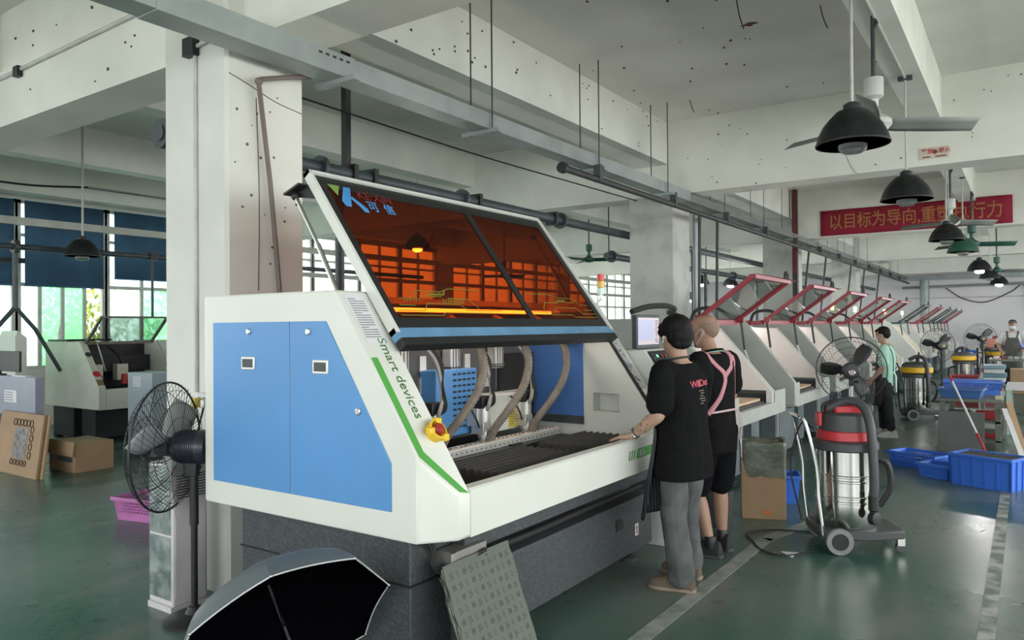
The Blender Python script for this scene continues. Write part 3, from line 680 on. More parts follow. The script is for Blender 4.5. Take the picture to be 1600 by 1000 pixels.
    MB().tube(spline([Y(b, yb - .02) + Vector((-.02, 0, .02)), Y(b, yb) + Vector((-.02, 0, .09)), Y(b, yb + .07) + Vector((-.02, 0, .09)), Y(b, yb + .09) + Vector((-.02, 0, .02))], 5), .014, 7).build('lid_handle', M_black, lidp)
    if detail:
        MB().tube(spline([(-3.0, y0 + 1.45, 1.70), (-2.95, y0 + 1.5, 1.82), (-2.8, y0 + 1.65, 1.84), (-2.7, y0 + 1.85, 1.74), (-2.7, y0 + 2.05, 1.72)], 6), .02, 7).build('cable_hose', M_rubber, t)
    if tower:
        q = MB().tube([(-2.95, y0 + 1.55, 1.70), (-2.95, y0 + 1.55, 1.92)], .012, 8).build('signal_post', M_alu, t)
        MB().lathe([(.03, 0), (.03, .09), (.015, .10)], (-2.95, y0 + 1.55, 1.92), n=12).build('signal_lamp', glow('signal_glow', tower, 9), q)
    return t
A, G = (1, .62, .16), (.55, 1, .65)
row_machine(6.31, M_lidred, M_pink, M_greywall, 'white drilling machine with red lifted lid directly behind the two men at the big machine')
row_machine(8.43, M_lidred, M_pink, M_greywall, 'white drilling machine with red lifted lid behind the red and steel vacuum cleaner')
row_machine(10.54, M_lidred, M_pink, M_greywall, 'white drilling machine with red lifted lid behind the caged pedestal fan with silver neck')
row_machine(13.1, M_lidred, M_pink, M_greywall, 'white drilling machine with red lifted lid behind the man in the mint green shirt', tower=A)
row_machine(15.3, M_lidred, M_creamp, M_greywall, 'white drilling machine with the last red lid before the dark lids begin', tower=G)
row_machine(19.2, M_liddark, M_creamp, M_white2, 'cream drilling machine with the first dark lid of the row, nearest the camera', False, A)
row_machine(22.4, M_lidred, M_pink, M_white2, 'pale drilling machine with a red lid standing between two dark lids', False, A)
row_machine(25.4, M_liddark, M_pink, M_white2, 'pale drilling machine with dark lid just past the lone red lid', False)
row_machine(27.8, M_liddark, M_pink, M_white2, 'pale drilling machine with dark lid next to the one at the row end', False)
row_machine(30.2, M_lidred, M_pink, M_white2, 'pale drilling machine at the very end of the row by the far wall', False)
# ================================================================== fans
M_wire = mat('black_wire', (.014, .015, .017), .45); M_blade = mat('dark_fan_blade', (.03, .032, .034), .45)
M_bladelight = mat('grey_translucent_blade', (.34, .36, .37), .4)
M_navy = mat('navy_motor_enamel', (.02, .024, .034), .35)
def pedestal_fan(loc, blow, hub_h, radius, label, wires=56, base=True, silver=False, tilt=0., pitch0=0.3, bm=None):
    t = thing('pedestal_fan', label, 'fan', (0, 0, 0), None)
    # built blowing towards +X, turned afterwards
    z = hub_h
    def P(x, r, a): return Vector((x, r * cos(a), z + r * sin(a)))
    def cage(x_rim, x_mid, x_hub, sw, sgn):
        g = MB()
        for k in range(wires):
            a = 2 * pi * k / wires; pts = []
            for i in range(7):
                u = i / 6; r = .06 + (radius - .06) * u
                pts.append(P(x_hub + (x_rim - x_hub) * u ** 2.6, r, a + sgn * sw * (1 - u)))
            g.tube(pts, .0013 if k % 7 else .0026, 4, caps=False)
        for u in (.35, .62, .85): g.tube([P(x_hub + (x_rim - x_hub) * u ** 2.6, .06 + (radius - .06) * u, 2 * pi * i / 40) for i in range(40)], .0018, 4, closed=True)
        return g
    cage(.02, .1, .13, .55, 1).lathe([(.062, .124), (.062, .136)], (0, 0, z), (1, 0, 0), 20).build('front_guard', M_wire, t)
    cage(-.02, -.1, -.085, .55, -1).build('rear_guard', M_wire, t)
    MB().tube([P(0, radius, 2 * pi * i / 56) for i in range(56)], .0065, 6, closed=True).build('guard_ring', M_wire, t)
    MB().lathe([(.012, -.04), (.055, -.03), (.055, .05), (.03, .08)], (0, 0, z), (1, 0, 0), 18).build('blade_hub', M_blade, t)
    for k in range(3):
        a0 = pitch0 + k * 2 * pi / 3; G = []
        for i in range(7):
            u = i / 6; r = .05 + (radius * .88 - .05) * u; w = .30 + .42 * sin(pi * min(1, u * .8 + .1))
            G.append([P(.05 - .09 * v, r, a0 + w * (v - .5) * 1.6 / (1 + u)) for v in (0, .33, .66, 1)])
        MB().grid(G).build('blade', bm or M_blade, t, solid=.004)
    mo = MB().lathe([(.05, -.05), (.085, -.06), (.092, -.085), (.092, -.20), (.098, -.205), (.098, -.235), (.085, -.255), (.05, -.262)], (0, 0, z), (1, 0, 0), 24).build('motor', M_navy, t)
    f = MB()
    for k in range(9): f.lathe([(.096, -.09 - k * .012), (.096, -.094 - k * .012)], (0, 0, z), (1, 0, 0), 24)
    f.build('cooling_fins', M_navy, mo)
    if not silver: MB().lathe([(.03, -.2625), (.03, -.2645)], (0, 0, z), (1, 0, 0), 18).build('motor_badge', mat('gold_badge', (.45, .34, .08), .4), mo)
    else: MB().lathe([(.035, -.2625), (.03, -.268)], (0, -.01, z - .02), (1, 0, 0), 18).build('motor_badge', M_chrome, mo)
    MB().tube([(-.14, 0, z + .09), (-.14, 0, z + .15)], .007, 8).build('swing_knob', M_black, mo)
    MB().cbox((-.15, 0, z - .12), (.07, .05, .10)).lathe([(.016, -.05), (.016, .05)], (-.15, -.03, z - .13), (0, 1, 0), 12).build('tilt_bracket', M_black, t, bevel=.006)
    p = MB().lathe([(.019, .02), (.019, z * .55), (.025, z * .55), (.025, z - .14)], (-.16, 0, 0), n=14).build('pole', M_black, t)
    if silver:
        MB().lathe([(.034, z - .52), (.04, z - .50), (.04, z - .40), (.028, z - .37)], (-.16, 0, 0), n=14).build('pole_collar', mat('pale_plastic_collar', (.6, .6, .58), .4), p)
        MB().lathe([(.029, z - .37), (.029, z - .18)], (-.16, 0, 0), n=14).build('pole_sleeve', M_chrome, p)
    if base: MB().lathe([(.17, 0), (.17, .015), (.14, .03), (.05, .045), (.03, .08)], (-.16, 0, 0), n=28).build('base', M_black, t)
    return place(t, (loc[0] + .16 * cos(R(blow)), loc[1] + .16 * sin(R(blow)), 0), R(blow))
nf = pedestal_fan((-3.925, 2.49), 209, .985, .365, 'black wire pedestal fan with a dark motor beside the blue machine doors', 62, bm=M_bladelight)
# ---- floor cabinet by the column, sockets on the column
M_acw = mat('old_white_enamel', (.58, .55, .56), .5, var=.06)
M_glasspanel = mat('green_grey_mirror_glass', (.20, .25, .235), .12, .75, scale=8, col2=(.48, .52, .50), lo=.42, hi=.66, bump=.35, bscale=9)
ac = thing('air_conditioner', 'low white cabinet with mirrored end and slotted vents at the foot of the column', 'appliance', (-4.24, 2.6, 0))
MB().box((-4.37, 2.475, .03), (-4.115, 2.70, .86)).build('body', M_acw, ac, bevel=.012)
MB().box((-4.355, 2.470, .45), (-4.135, 2.476, .845)).build('mirror_panel', M_glasspanel, ac)
MB().box((-4.355, 2.470, .07), (-4.135, 2.476, .435)).build('mirror_panel', M_glasspanel, ac)
MB().box((-4.365, 2.465, .0), (-4.12, 2.70, .035)).build('plinth', M_acw, ac)
q = MB()
for i in range(9):
    for j in range(2): q.box((-4.1155, 2.50 + j * .10, .66 + i * .016), (-4.1135, 2.585 + j * .10, .667 + i * .016))
q.build('vent_slots', M_dark, ac)
MB().box((-4.1155, 2.49, .08), (-4.1125, 2.685, .56)).build('front_panel', M_acw, ac, bevel=.008)
so = thing('socket_strip', 'white socket strip with a yellow plug fixed to the white column above the fan', 'socket', (-4.2, 2.83, 1.22))
MB().box((-4.36, 2.79, 1.18), (-4.08, 2.83, 1.25)).build('strip', M_paper, so, bevel=.006)
q = MB()
for i in range(5):
    for d in (-.008, .008): q.box((-4.335 + i * .05 + d - .002, 2.787, 1.205), (-4.335 + i * .05 + d + .002, 2.791, 1.225))
q.build('socket_holes', M_black, so)
plug = MB().cbox((-4.33, 2.765, 1.19), (.05, .05, .06)).build('yellow_plug', mat('yellow_plug', (.55, .42, .06), .5), so, bevel=.008)
plug2 = MB().cbox((-4.24, 2.765, 1.19), (.035, .04, .05)).build('grey_plug', M_alu, so, bevel=.006)
for (x, ex) in ((-4.33, -4.04), (-4.245, -3.98)):
    c = MB().tube(spline([(x, 2.76, 1.165), (x - .01, 2.72, 1.0), (x + .03, 2.66, .9), (ex, 2.60, .92), (ex, 2.53, .95)]), .006, 6).build('fan_cord', M_rubber, nf)
    c.matrix_parent_inverse = nf.matrix_basis.inverted()

# ================================================================== umbrella lying open on the floor
M_umo = mat('silver_grey_cloth', (.095, .112, .124), .5, var=.05, scale=6); M_umi = mat('black_cloth', (.002, .002, .003), 1, spec=.0)
UC, UA, UR = Vector((-2.550, 2.038, .381)), Vector((-.772, .22, .596)).normalized(), .457
def umbrella(C, A, Rm, roll):
    t = thing('umbrella', 'open umbrella, silver outside and black inside, resting on the floor by the blue doors', 'umbrella', (C.x, C.y, 0))
    u = A.cross(Vector((0, 0, 1))).normalized(); w = A.cross(u); N = 8; H = Rm * .56; K = 1.42
    def pt(k, s, off=0):            # k: angle in ribs, s: 0 apex .. 1 rim
        a = 2 * pi * k / N + roll; f = k - math.floor(k); sag = 1 - .085 * s * (4 * f * (1 - f)); drop = .05 * (4 * f * (1 - f)) * s * Rm
        r = Rm * sin(s * K) / sin(K) * sag
        h = H * (1 - (1 - cos(s * K)) / (1 - cos(K))) + drop * .6 - off
        return C + A * h + (u * cos(a) + w * sin(a)) * r
    outer = [[pt(k / 6, s / 8) for k in range(N * 6)] for s in range(9)]
    inner = [[pt(k / 6, s / 8, .004) for k in range(N * 6)] for s in range(9)]
    for r in (outer, inner): r[0] = [p for p in r[0]]
    MB().grid([[C + A * H + (p - C - A * H) * .02 for p in outer[1]]] + outer[1:], closed_u=True).build('canopy', M_umo, t, ang=18)
    MB().grid([[C + A * (H - .004) + (p - C - A * (H - .004)) * .02 for p in inner[1]]] + inner[1:], closed_u=True).build('lining', M_umi, t)
    MB().tube([p for p in outer[-1]], .0035, 5, closed=True).build('hem', mat('pale_hem', (.5, .52, .53), .6), t)
    for k in range(N):
        rb = MB().tube([pt(k, s / 6, .010) for s in range(1, 7)], .0028, 5).build('rib', M_umi, t)
        MB().tube([C + A * (H * .15), pt(k, .55, .012)], .0025, 5).build('stretcher', M_umi, rb)
        MB().ball(pt(k, 1.0), .006, 8, 6).build('rib_tip', M_steel, rb)
    MB().tube([C + A * (H + .05), C + A * (H * .15 - .55)], .006, 8).build('shaft', M_dark, t)
    MB().tube([C + A * (H * .15 - .55), C + A * (H * .15 - .66)], .015, 10).build('handle', M_black, t)
    return t

umbrella(UC, UA, UR, 3.55)

# ================================================================== drill panels leaning on the granite base
M_pcb = mat('grey_green_laminate', (.095, .11, .09), .6, var=.06); M_pcbe = mat('frayed_laminate_edge', (.24, .265, .225), .8)
bx = thing('laminate_stack', 'stack of grey green laminate sheets with rows of black marks leaning on the granite base', 'sheets', (-2.1, 2.8, 0))
LU = Vector((-.20, 0, .545)).normalized(); LN = Vector((LU.z, 0, -LU.x)); LB = Vector((-2.0, 0, 0))
def lp(y, u, o=0.): return LB + LU * u + LN * o + Vector((0, y, 0))
rr = random.Random(11)
for k in range(5):
    o = -.028 + k * .0075; h = .60 - (.012 * (4 - k)) ; E1 = [2.625 + rr.uniform(-.008, .010) for i in range(16)]; E2 = [3.140 + rr.uniform(-.004, .005) for i in range(16)]
    pts = [lp(E1[i], h * i / 15, o) for i in range(16)] + [lp(E2[15 - i], h * (15 - i) / 15, o) for i in range(16)]
    s = MB().plate(pts, LN, .005).build('laminate_sheet', M_pcb if k == 4 else (M_pcbe if k % 2 else M_pcb), bx, smooth=False)
    if k == 4: top = s
q = MB(); of = -.028 + 4 * .0075 + .0052
def mark(y, u, w, h): q.plate([lp(y, u, of), lp(y + w, u, of), lp(y + w, u + h, of), lp(y, u + h, of)], LN, .0006)
for r_ in range(11):
    for c in range(10):
        y = 2.652 + c * .0485; u = .555 - r_ * .052; kind = (r_ + c * 2) % 3
        if kind == 0:
            for i in range(3): mark(y, u - i * .011, .022, .003); mark(y + (.019 if i % 2 else 0), u - i * .011 - .008, .003, .009)
        elif kind == 1:
            mark(y, u, .02, .003); mark(y, u - .022, .02, .003); mark(y, u - .02, .003, .02); mark(y + .018, u - .02, .003, .02)
            for i in range(3): mark(y + .003 + i * .006, u - .014, .003, .009)
        else:
            for i in range(4): mark(y + (i % 2) * .008, u - i * .008, .006, .005)
q.build('drill_pattern', M_black, top)

# ================================================================== red and steel vacuum cleaner
M_poly = mat('polished_steel', (.66, .65, .62), .16, 1, var=.03); M_greyp = mat('dark_grey_plastic', (.055, .058, .062), .5); M_redp = mat('red_plastic', (.50, .03, .04), .4)
M_yelp = mat('yellow_plastic', (.72, .42, .01), .4)
def vacuum(label, band, s=1.0, red=True):
    t = thing('vacuum_cleaner', label, 'vacuum cleaner', (0, 0, 0), None)
    r = .205
    drum = MB().lathe([(r - .01, .155), (r, .17), (r, .35), (r + .007, .355), (r + .007, .365), (r, .37), (r, .385), (r + .007, .39), (r + .007, .40), (r, .405), (r, .50), (r + .007, .505), (r + .007, .515), (r, .52), (r, .535), (r + .007, .54), (r + .007, .55), (r, .555), (r, .735)], n=40).build('drum', M_poly, t)
    MB().lathe([(r + .012, .725), (r + .025, .735), (r + .025, .785), (r + .005, .80)], n=40).build('drum_rim', M_greyp, t)
    if red:
        MB().lathe([(r - .01, .80), (r - .004, .805), (r - .008, .865), (r - .02, .87)], n=40).build('band', band, t)
        MB().lathe([(r - .02, .865), (r - .02, .90), (r - .028, .985), (r - .05, 1.0), (.05, 1.01)], n=40).build('head', M_greyp, t, bevel=.0)
        hd = MB().hull([(x, y, z) for x in (-.10, .10) for y in (-.10, .14) for z in (1.0, 1.05)] + [(0, .16, 1.0), (.06, .10, 1.075), (-.06, .10, 1.075)]).build('motor_cap', M_redp, t, bevel=.015)
        MB().tube(spline([(-.16, -.02, 1.0), (-.14, -.02, 1.06), (0, -.03, 1.085), (.12, -.02, 1.06), (.15, -.02, 1.0)]), .018, 8).build('carry_handle', M_black, t)
        MB().box((-.21, -.07, .90), (-.18, .02, 1.0)).build('latch_clip', M_redp, t, bevel=.008)
        MB().box((.10, -.06, .99), (.19, .06, 1.06)).build('switch_box', M_greyp, t, bevel=.015)
    else:
        MB().lathe([(r + .02, .80), (r + .05, .815), (r + .05, .90), (r + .02, .91)], n=40).build('band', band, t)
        MB().lathe([(r + .03, .905), (r + .02, .95), (r - .04, .99), (.04, 1.0)], n=32).build('head', M_greyp, t)
        MB().lathe([(.03, 1.0), (.03, 1.05), (.045, 1.055), (.045, 1.09), (.02, 1.10)], (.02, 0, 0), n=16).build('motor_knob', M_black, t)
    # hose hooked over the lid and hanging down the front
    MB().tube(spline([(-.13, -.05, 1.03), (-.02, -.10, 1.09), (.07, -.17, 1.06), (.10, -.235, .93), (.11, -.255, .70), (.115, -.255, .50), (.11, -.25, .43)], 10), .032, 10).build('hose', M_greyp, t)
    MB().lathe([(.026, 0), (.026, .05), (.035, .06), (.035, .16)], (.11, -.25, .27), n=14).lathe([(.045, -.02), (.045, .025), (.02, .03)], (.11, -.26, .27), (.5, -.8, .1), 14).build('hose_nozzle', M_black, t)
    MB().tube(spline([(.19, .0, .66), (.29, -.02, .62), (.31, -.02, .45), (.24, .0, .30)], 8), .022, 8).build('hose_loop', M_black, t)
    # trolley
    tr = MB().prism([(-.24, -.20), (.10, -.24), (.36, -.16), (.36, .16), (.10, .24), (-.24, .20)], 'z', .10, .165).build('trolley', M_greyp, t, bevel=.012)
    for y in (-.24, .24):
        w = MB().lathe([(.06, -.018), (.092, -.018), (.095, -.012), (.095, .012), (.092, .018), (.06, .018), (.06, -.018)], (-.12, y, .095), (0, 1, 0), 28, caps=False).build('wheel', mat('grey_tyre', (.20, .20, .20), .6), t)
        MB().lathe([(.0, -.012), (.066, -.012), (.066, .012), (0, .012)], (-.12, y, .095), (0, 1, 0), 20).build('wheel_disc', M_black, w)
    for y in (-.13, .13):
        c = MB().lathe([(.0, -.014), (.038, -.014), (.038, .014), (0, .014)], (.34, y, .038), (0, 1, 0), 18).build('caster', M_greyp, t)
        MB().box((.31, y - .022, .05), (.36, y + .022, .11)).build('fork', M_steel, c)
    MB().tube(spline([(-.22, -.20, .13), (-.25, -.20, .40), (-.26, -.19, .62), (-.33, -.18, .93), (-.36, -.15, .97), (-.36, 0, .975), (-.36, .15, .97), (-.33, .18, .93), (-.26, .19, .62), (-.25, .20, .40), (-.22, .20, .13)], 5), .013, 8).build('push_handle', M_chrome if red else M_black, t)
    MB().tube(spline([(-.2, .1, .86), (-.3, .06, .90), (-.40, -.02, .60), (-.33, -.05, .2)], 6), .006, 6).build('power_cord', M_rubber, t)
    t.scale = (s, s, s); return t
v = vacuum('large steel drum vacuum cleaner with red and grey head on a wheeled trolley', M_redp, 1.0); place(v, (-1.135, 6.02, 0), R(28))
v = vacuum('steel vacuum cleaner with yellow band standing behind the man in the mint green shirt', M_yelp, 1.0, False); place(v, (-1.60, 14.7, 0), R(20))
v = vacuum('steel vacuum cleaner with yellow band beside the black fan post halfway down the row', M_yelp, 1.0, False); place(v, (-1.23, 20.2, 0), R(200))
v = vacuum('steel vacuum cleaner with yellow band near the rack of blue bins by the far wall', M_yelp, 1.0, False); place(v, (-.70, 23.6, 0), R(80))
cordp = thing('floor_cable', 'thin black cable curling over the floor from the vacuum cleaner trolley', 'cable', (-1.7, 5.8, 0))
MB().tube(spline([(-1.28, 5.75, .008), (-1.45, 5.5, .008), (-1.62, 5.55, .008), (-1.75, 5.75, .008), (-1.85, 5.95, .008), (-1.7, 6.15, .008), (-1.4, 6.25, .008)], 8), .006, 6).build('cable_run', M_rubber, cordp)
tag(MB().prism([(-1.50, 5.60), (-1.40, 5.50), (-1.385, 5.64)], 'z', .002, .006).build('paper_scrap', M_paper), 'torn white paper scrap on the green floor beside the vacuum trolley', 'paper')

pedestal_fan((-1.70, 9.42), 100, 1.115, .385, 'caged pedestal fan with silver neck standing before the man in the mint shirt', 50, silver=True, pitch0=.05)
pedestal_fan((-1.50, 18.1), 120, 1.19, .36, 'caged pedestal fan on a thin black post halfway down the machine row', 34)
pedestal_fan((-1.06, 25.0), 110, 1.22, .42, 'caged pedestal fan standing against the far white wall', 30)

# ================================================================== cardboard box with rubbish bag, baskets and crates
M_card = mat('brown_cardboard', (.34, .22, .13), .8, var=.08, scale=3); M_bag = mat('dark_green_plastic_bag', (.10, .115, .085), .35, var=.25, scale=9, bump=.6, bscale=22)
gb = thing('rubbish_box', 'tall cardboard box lined with a dark green rubbish bag beside the bare legged man', 'box', (-1.86, 6.5, 0))
GX = [(-2.035, 6.40), (-1.70, 6.53), (-1.80, 6.82), (-2.135, 6.69)]
def ring(z, k=1., jit=0, seed=0):
    rr = random.Random(seed); c = Vector((-1.9175, 6.61, 0)); out = []
    for i in range(4):
        a, b = Vector((*GX[i], 0)), Vector((*GX[(i + 1) % 4], 0))
        for s in range(6):
            p = c + (lerp(a, b, s / 6) - c) * k; out.append(p + Vector((rr.uniform(-jit, jit), rr.uniform(-jit, jit), z + rr.uniform(-jit, jit) * 1.6)))
    return out
MB().rings([ring(0.0), ring(.62)]).build('carton', M_card, gb, bevel=.004)
MB().rings([ring(.36, 1.03, .012, 1), ring(.42, 1.06, .012, 2), ring(.52, 1.05, .010, 3), ring(.62, 1.06, .012, 4), ring(.665, 1.03, .016, 5), ring(.655, .96, .012, 6), ring(.50, .93, .01, 7), ring(.40, .88, .01, 8)], caps=False).build('rubbish_bag', M_bag, gb, sub=1, ang=180)
o_ = GX[0]; MB().cbox((-1.84, 6.472, .06), (.05, .004, .035), (0, 0, R(21))).build('orange_sticker', mat('orange_sticker', (.6, .16, .03), .6), gb)

M_bcrate = mat('royal_blue_plastic', (.045, .16, .66), .38, var=.06, scale=3)
def crate(name, label, cat, c, size, h, rz, m, ribs=0, holes=True, taper=.9, group=None, rim=.018, wall=.012, hole_rows=4):
    """open tapered tub; slotted ones are built from bars between posts"""
    t = thing(name, label, cat, (0, 0, 0), group)
    lx, ly = size[0] / 2, size[1] / 2
    def rect(k, z, d=0): return [Vector((sx * (lx * k - d), sy * (ly * k - d), z)) for sx, sy in ((-1, -1), (1, -1), (1, 1), (-1, 1))]
    k_ = lambda z: taper + (1 - taper) * z / h
    b = MB(); b.rings([rect(taper, 0), rect(taper, .01)])
    if holes:
        b.rings([rect(k_(h * .30), h * .30), rect(taper, .0), rect(taper, .0, wall), rect(k_(h * .30), h * .30, wall)], caps=False, closed=True)
        b.rings([rect(1, h), rect(k_(h * .80), h * .80), rect(k_(h * .80), h * .80, wall), rect(1, h, wall)], caps=False, closed=True)
        for i in range(4):
            for row in range(hole_rows):
                z0, z1 = h * (.30 + .5 * row / hole_rows), h * (.30 + .5 * (row + .45) / hole_rows)
                A0, A1 = rect(k_(z0), z0), rect(k_(z1), z1); D0, D1 = rect(k_(z0), z0, wall), rect(k_(z1), z1, wall); j = (i + 1) % 4
                b.rings([[A0[i], A1[i], D1[i], D0[i]], [A0[j], A1[j], D1[j], D0[j]]])
            n = max(6, int((size[0] if i % 2 == 0 else size[1]) / .028))
            for s in range(n + 1):
                z0, z1 = h * .28, h * .82; f0, f1 = max(0, s / n - .2 / n), min(1, s / n + .2 / n); j = (i + 1) % 4
                A0, A1 = rect(k_(z0), z0), rect(k_(z1), z1); D0, D1 = rect(k_(z0), z0, wall), rect(k_(z1), z1, wall)
                b.rings([[lerp(A0[i], A0[j], f0), lerp(A0[i], A0[j], f1), lerp(D0[i], D0[j], f1), lerp(D0[i], D0[j], f0)], [lerp(A1[i], A1[j], f0), lerp(A1[i], A1[j], f1), lerp(D1[i], D1[j], f1), lerp(D1[i], D1[j], f0)]])
    else:
        b.rings([rect(1, h), rect(taper, 0), rect(taper, .012, wall), rect(1, h, wall)], caps=False, closed=True)
    b.build('tub', m, t, smooth=False)
    MB().rings([rect(1, h, -rim), rect(1, h - .03, -rim), rect(1, h - .03, wall), rect(1, h, wall)], caps=False, closed=True).build('rim', m, t, bevel=.004)
    if ribs:
        for i in range(4):
            A0, A1 = rect(taper, .0), rect(1, h - .02); j = (i + 1) % 4; n = ribs if i % 2 == 0 else max(2, ribs // 2 + 1)
            for s in range(n + 1):
                f = s / n; MB().bar(lerp(A0[i], A0[j], f), lerp(A1[i], A1[j], f), .016, .024).build('rib', m, t)
    return place(t, c, rz)
crate('plastic_basket', 'small pink slotted basket on the floor behind the wire fan', 'basket', (-6.42, 3.62, 0), (.44, .32), .20, R(12), mat('pink_plastic', (.50, .17, .42), .45), taper=.86)
B1 = R(-27)
crate('blue_bin', 'large closed sided blue bin with dark sheets inside, nearest to the camera', 'bin', (-.345, 9.03, 0), (.58, .36), .32, R(-24), M_bcrate, ribs=5, holes=False, taper=.97)
crate('blue_bin', 'long slotted blue basket on the floor nearest the steel vacuum cleaner', 'bin', (-1.05, 9.82, 0), (.56, .36), .17, R(-26), M_bcrate, taper=.88, hole_rows=3)
crate('blue_bin', 'small shallow blue basket on the floor against the large closed blue bin', 'bin', (-.80, 9.27, 0), (.34, .27), .15, R(-26), M_bcrate, holes=False, taper=.88)
crate('blue_bin', 'blue bin half hidden behind the cardboard rubbish box', 'bin', (-1.98, 7.25, 0), (.40, .30), .26, R(20), M_bcrate, holes=False, taper=.9)
for i in range(2):
    tag(place(MB().box((-.125, -.145, 0), (.125, .145, .04)).build('black_sheet', M_rubber, bevel=.004), (-.345 + (-.135 + .27 * i) * cos(R(-24)), 9.03 + (-.135 + .27 * i) * sin(R(-24)), .27), R(-24)), ('black sheet filling the back half of the large blue bin', 'black sheet filling the right half of the large blue bin')[i], 'sheet')

# ================================================================== work table with crates, boards and pole
M_tab = mat('olive_grey_table_paint', (.115, .13, .105), .55, var=.12); M_mint = mat('mint_painted_steel', (.42, .55, .47), .5)
TY0, TY1, TX0, TX1, TZ = 11.45, 13.1, -.98, -.30, .66
tb = thing('work_table', 'olive grey steel work table carrying blue crates, with a grey board leaning on it', 'table', (-.64, 12.2, 0))
MB().box((TX0 - .02, TY0 - .02, TZ - .035), (TX1 + .02, TY1, TZ)).build('table_top', M_tab, tb, bevel=.004)
for x in (TX0 + .03, TX1 - .03):
    for y in (TY0 + .03, TY1 - .05): MB().box((x - .03, y - .03, 0), (x + .03, y + .03, TZ - .035)).build('leg', M_tab, tb)
MB().box((TX0, TY0, .36), (TX1, TY1, .385)).build('shelf', M_tab, tb); MB().box((TX0, TY0, .12), (TX1, TY1, .14)).build('shelf', M_tab, tb)
rr = random.Random(21)
cl = [((.16, .16, .15), 'grey'), ((.30, .02, .03), 'red'), ((.5, .5, .48), 'pale'), ((.05, .10, .07), 'dark green'), ((.09, .09, .09), 'black')]
for i in range(8):
    c, n = cl[(0, 1, 3, 4, 2, 1, 0, 4)[i]]; y = TY0 + .12 + .18 * (i % 4); zb = .385 if i < 4 else .14; x = TX0 + .2 + .32 * (i % 2)
    w, d, h = rr.uniform(.2, .3), rr.uniform(.10, .15), rr.uniform(.05, .12)
    tag(place(MB().box((-w / 2, -d / 2, 0), (w / 2, d / 2, h)).build('folded_sheet', mat('shelf_cloth_' + n.replace(' ', '_'), c, .8), bevel=.012), (x, y, zb), 0),
        '%s folded sheet on the %s shelf under the olive grey work table, %s' % (n, 'upper' if i < 4 else 'lower', ('front row', 'second row', 'third row', 'rear row')[i % 4]), 'sheet', 'folded sheets under the work table')
M_bcr2 = mat('cobalt_plastic', (.05, .15, .55), .4); M_bcr3 = mat('slate_blue_plastic', (.05, .12, .33), .4)
crate('blue_crate', 'bright blue slotted crate, the taller of the two on the olive work table', 'crate', (-.66, 12.45, TZ), (.70, .42), .19, R(4), M_bcr2, taper=.92, hole_rows=3)
crate('blue_crate', 'low dark blue crate at the front edge of the olive work table', 'crate', (-.74, 11.72, TZ), (.50, .34), .13, R(-6), M_bcr3, holes=False, taper=.88)
tag(MB().box((-.36, 11.62, TZ), (-.28, 11.74, TZ + .04)).build('wood_block', mat('pale_wood', (.5, .45, .34), .7)), 'small pale wood block on the near corner of the olive work table', 'block')
gbd = thing('grey_board', 'flat dark grey board leaning upright against the front of the olive work table', 'board', (-.78, 11.2, 0))
MB().hull([(x, 11.16 + (z > .1) * .22 + d, z) for x in (-.99, -.47) for z in (.0, .50) for d in (0, .02)]).build('board', mat('flat_dark_grey', (.10, .105, .105), .6), gbd, bevel=.004)
pl = thing('striped_pole', 'thin white pole with red ends leaning on the olive work table', 'pole', (-.5, 10.9, 0))
pa, pb = Vector((-.395, 10.62, .012)), Vector((-.855, 11.42, .955))
MB().tube([lerp(pa, pb, .30), lerp(pa, pb, .93)], .014, 10).build('white_tube', M_paper, pl)
MB().tube([pa, lerp(pa, pb, .30)], .0145, 10).build('red_end', M_redp, pl); MB().tube([lerp(pa, pb, .93), pb], .0145, 10).build('red_end', M_redp, pl)
lb = thing('white_profile', 'white angled metal strip leaning beside the right end of the olive work table', 'strip', (-.2, 11.3, 0))
MB().bar((-.06, 10.75, .02), (-.26, 11.40, .56), .06, .02).build('strip', M_paper, lb)
lb = thing('cardboard_strip', 'narrow brown cardboard strip leaning on the work table end beside the white strip', 'strip', (-.1, 11.6, 0))
MB().bar((-.06, 11.5, .02), (-.22, 11.75, .62), .08, .02).build('strip', M_card, lb)
mt = thing('mint_bench', 'bench with mint green steel legs and white papers on top behind the olive table', 'bench', (-.02, 13.6, 0))
MB().box((-.28, 13.3, .66), (.55, 14.6, .70)).build('table_top', M_paper, mt)
for x in (-.24, .5):
    for y in (13.34, 14.5): MB().box((x - .035, y - .035, 0), (x + .035, y + .035, .66)).build('leg', M_mint, mt)

# ---- far benches, boxes and bins
fb = thing('far_bench', 'dark bench in front of the man in the cap, loaded with parts', 'bench', (-.3, 20.5, 0))
MB().box((-.75, 20.0, .80), (.6, 21.2, .84)).build('table_top', M_tab, fb)
for x in (-.7, .55):
    for y in (20.05, 21.1): MB().box((x - .03, y - .03, 0), (x + .03, y + .03, .80)).build('leg', M_tab, fb)
rr = random.Random(31)
for i in range(9):
    x = -.65 + .13 * i; c = [(.45, .42, .38), (.25, .03, .05), (.2, .2, .2), (.35, .42, .5)][i % 4]
    nm = ['pale', 'dark red', 'dark grey', 'light blue'][i % 4]
    tag(MB().box((x, 20.1 + rr.random() * .3, .84), (x + .11, 20.5 + rr.random() * .3, .84 + rr.uniform(.04, .10))).build('parts_tray', mat('tray_' + nm.replace(' ', '_'), c, .6), bevel=.006), '%s parts tray on the dark far bench, %s' % (nm, ['at its left end', 'second from its left end', 'third from its left end', 'left of its middle', 'in its middle', 'right of its middle', 'third from its right end', 'second from its right end', 'at its right end'][i]), 'tray', 'trays on the far bench')
cb = thing('cardboard_carton', 'brown carton standing right of the blue boxes behind the olive table', 'box', (.05, 17.0, 0))
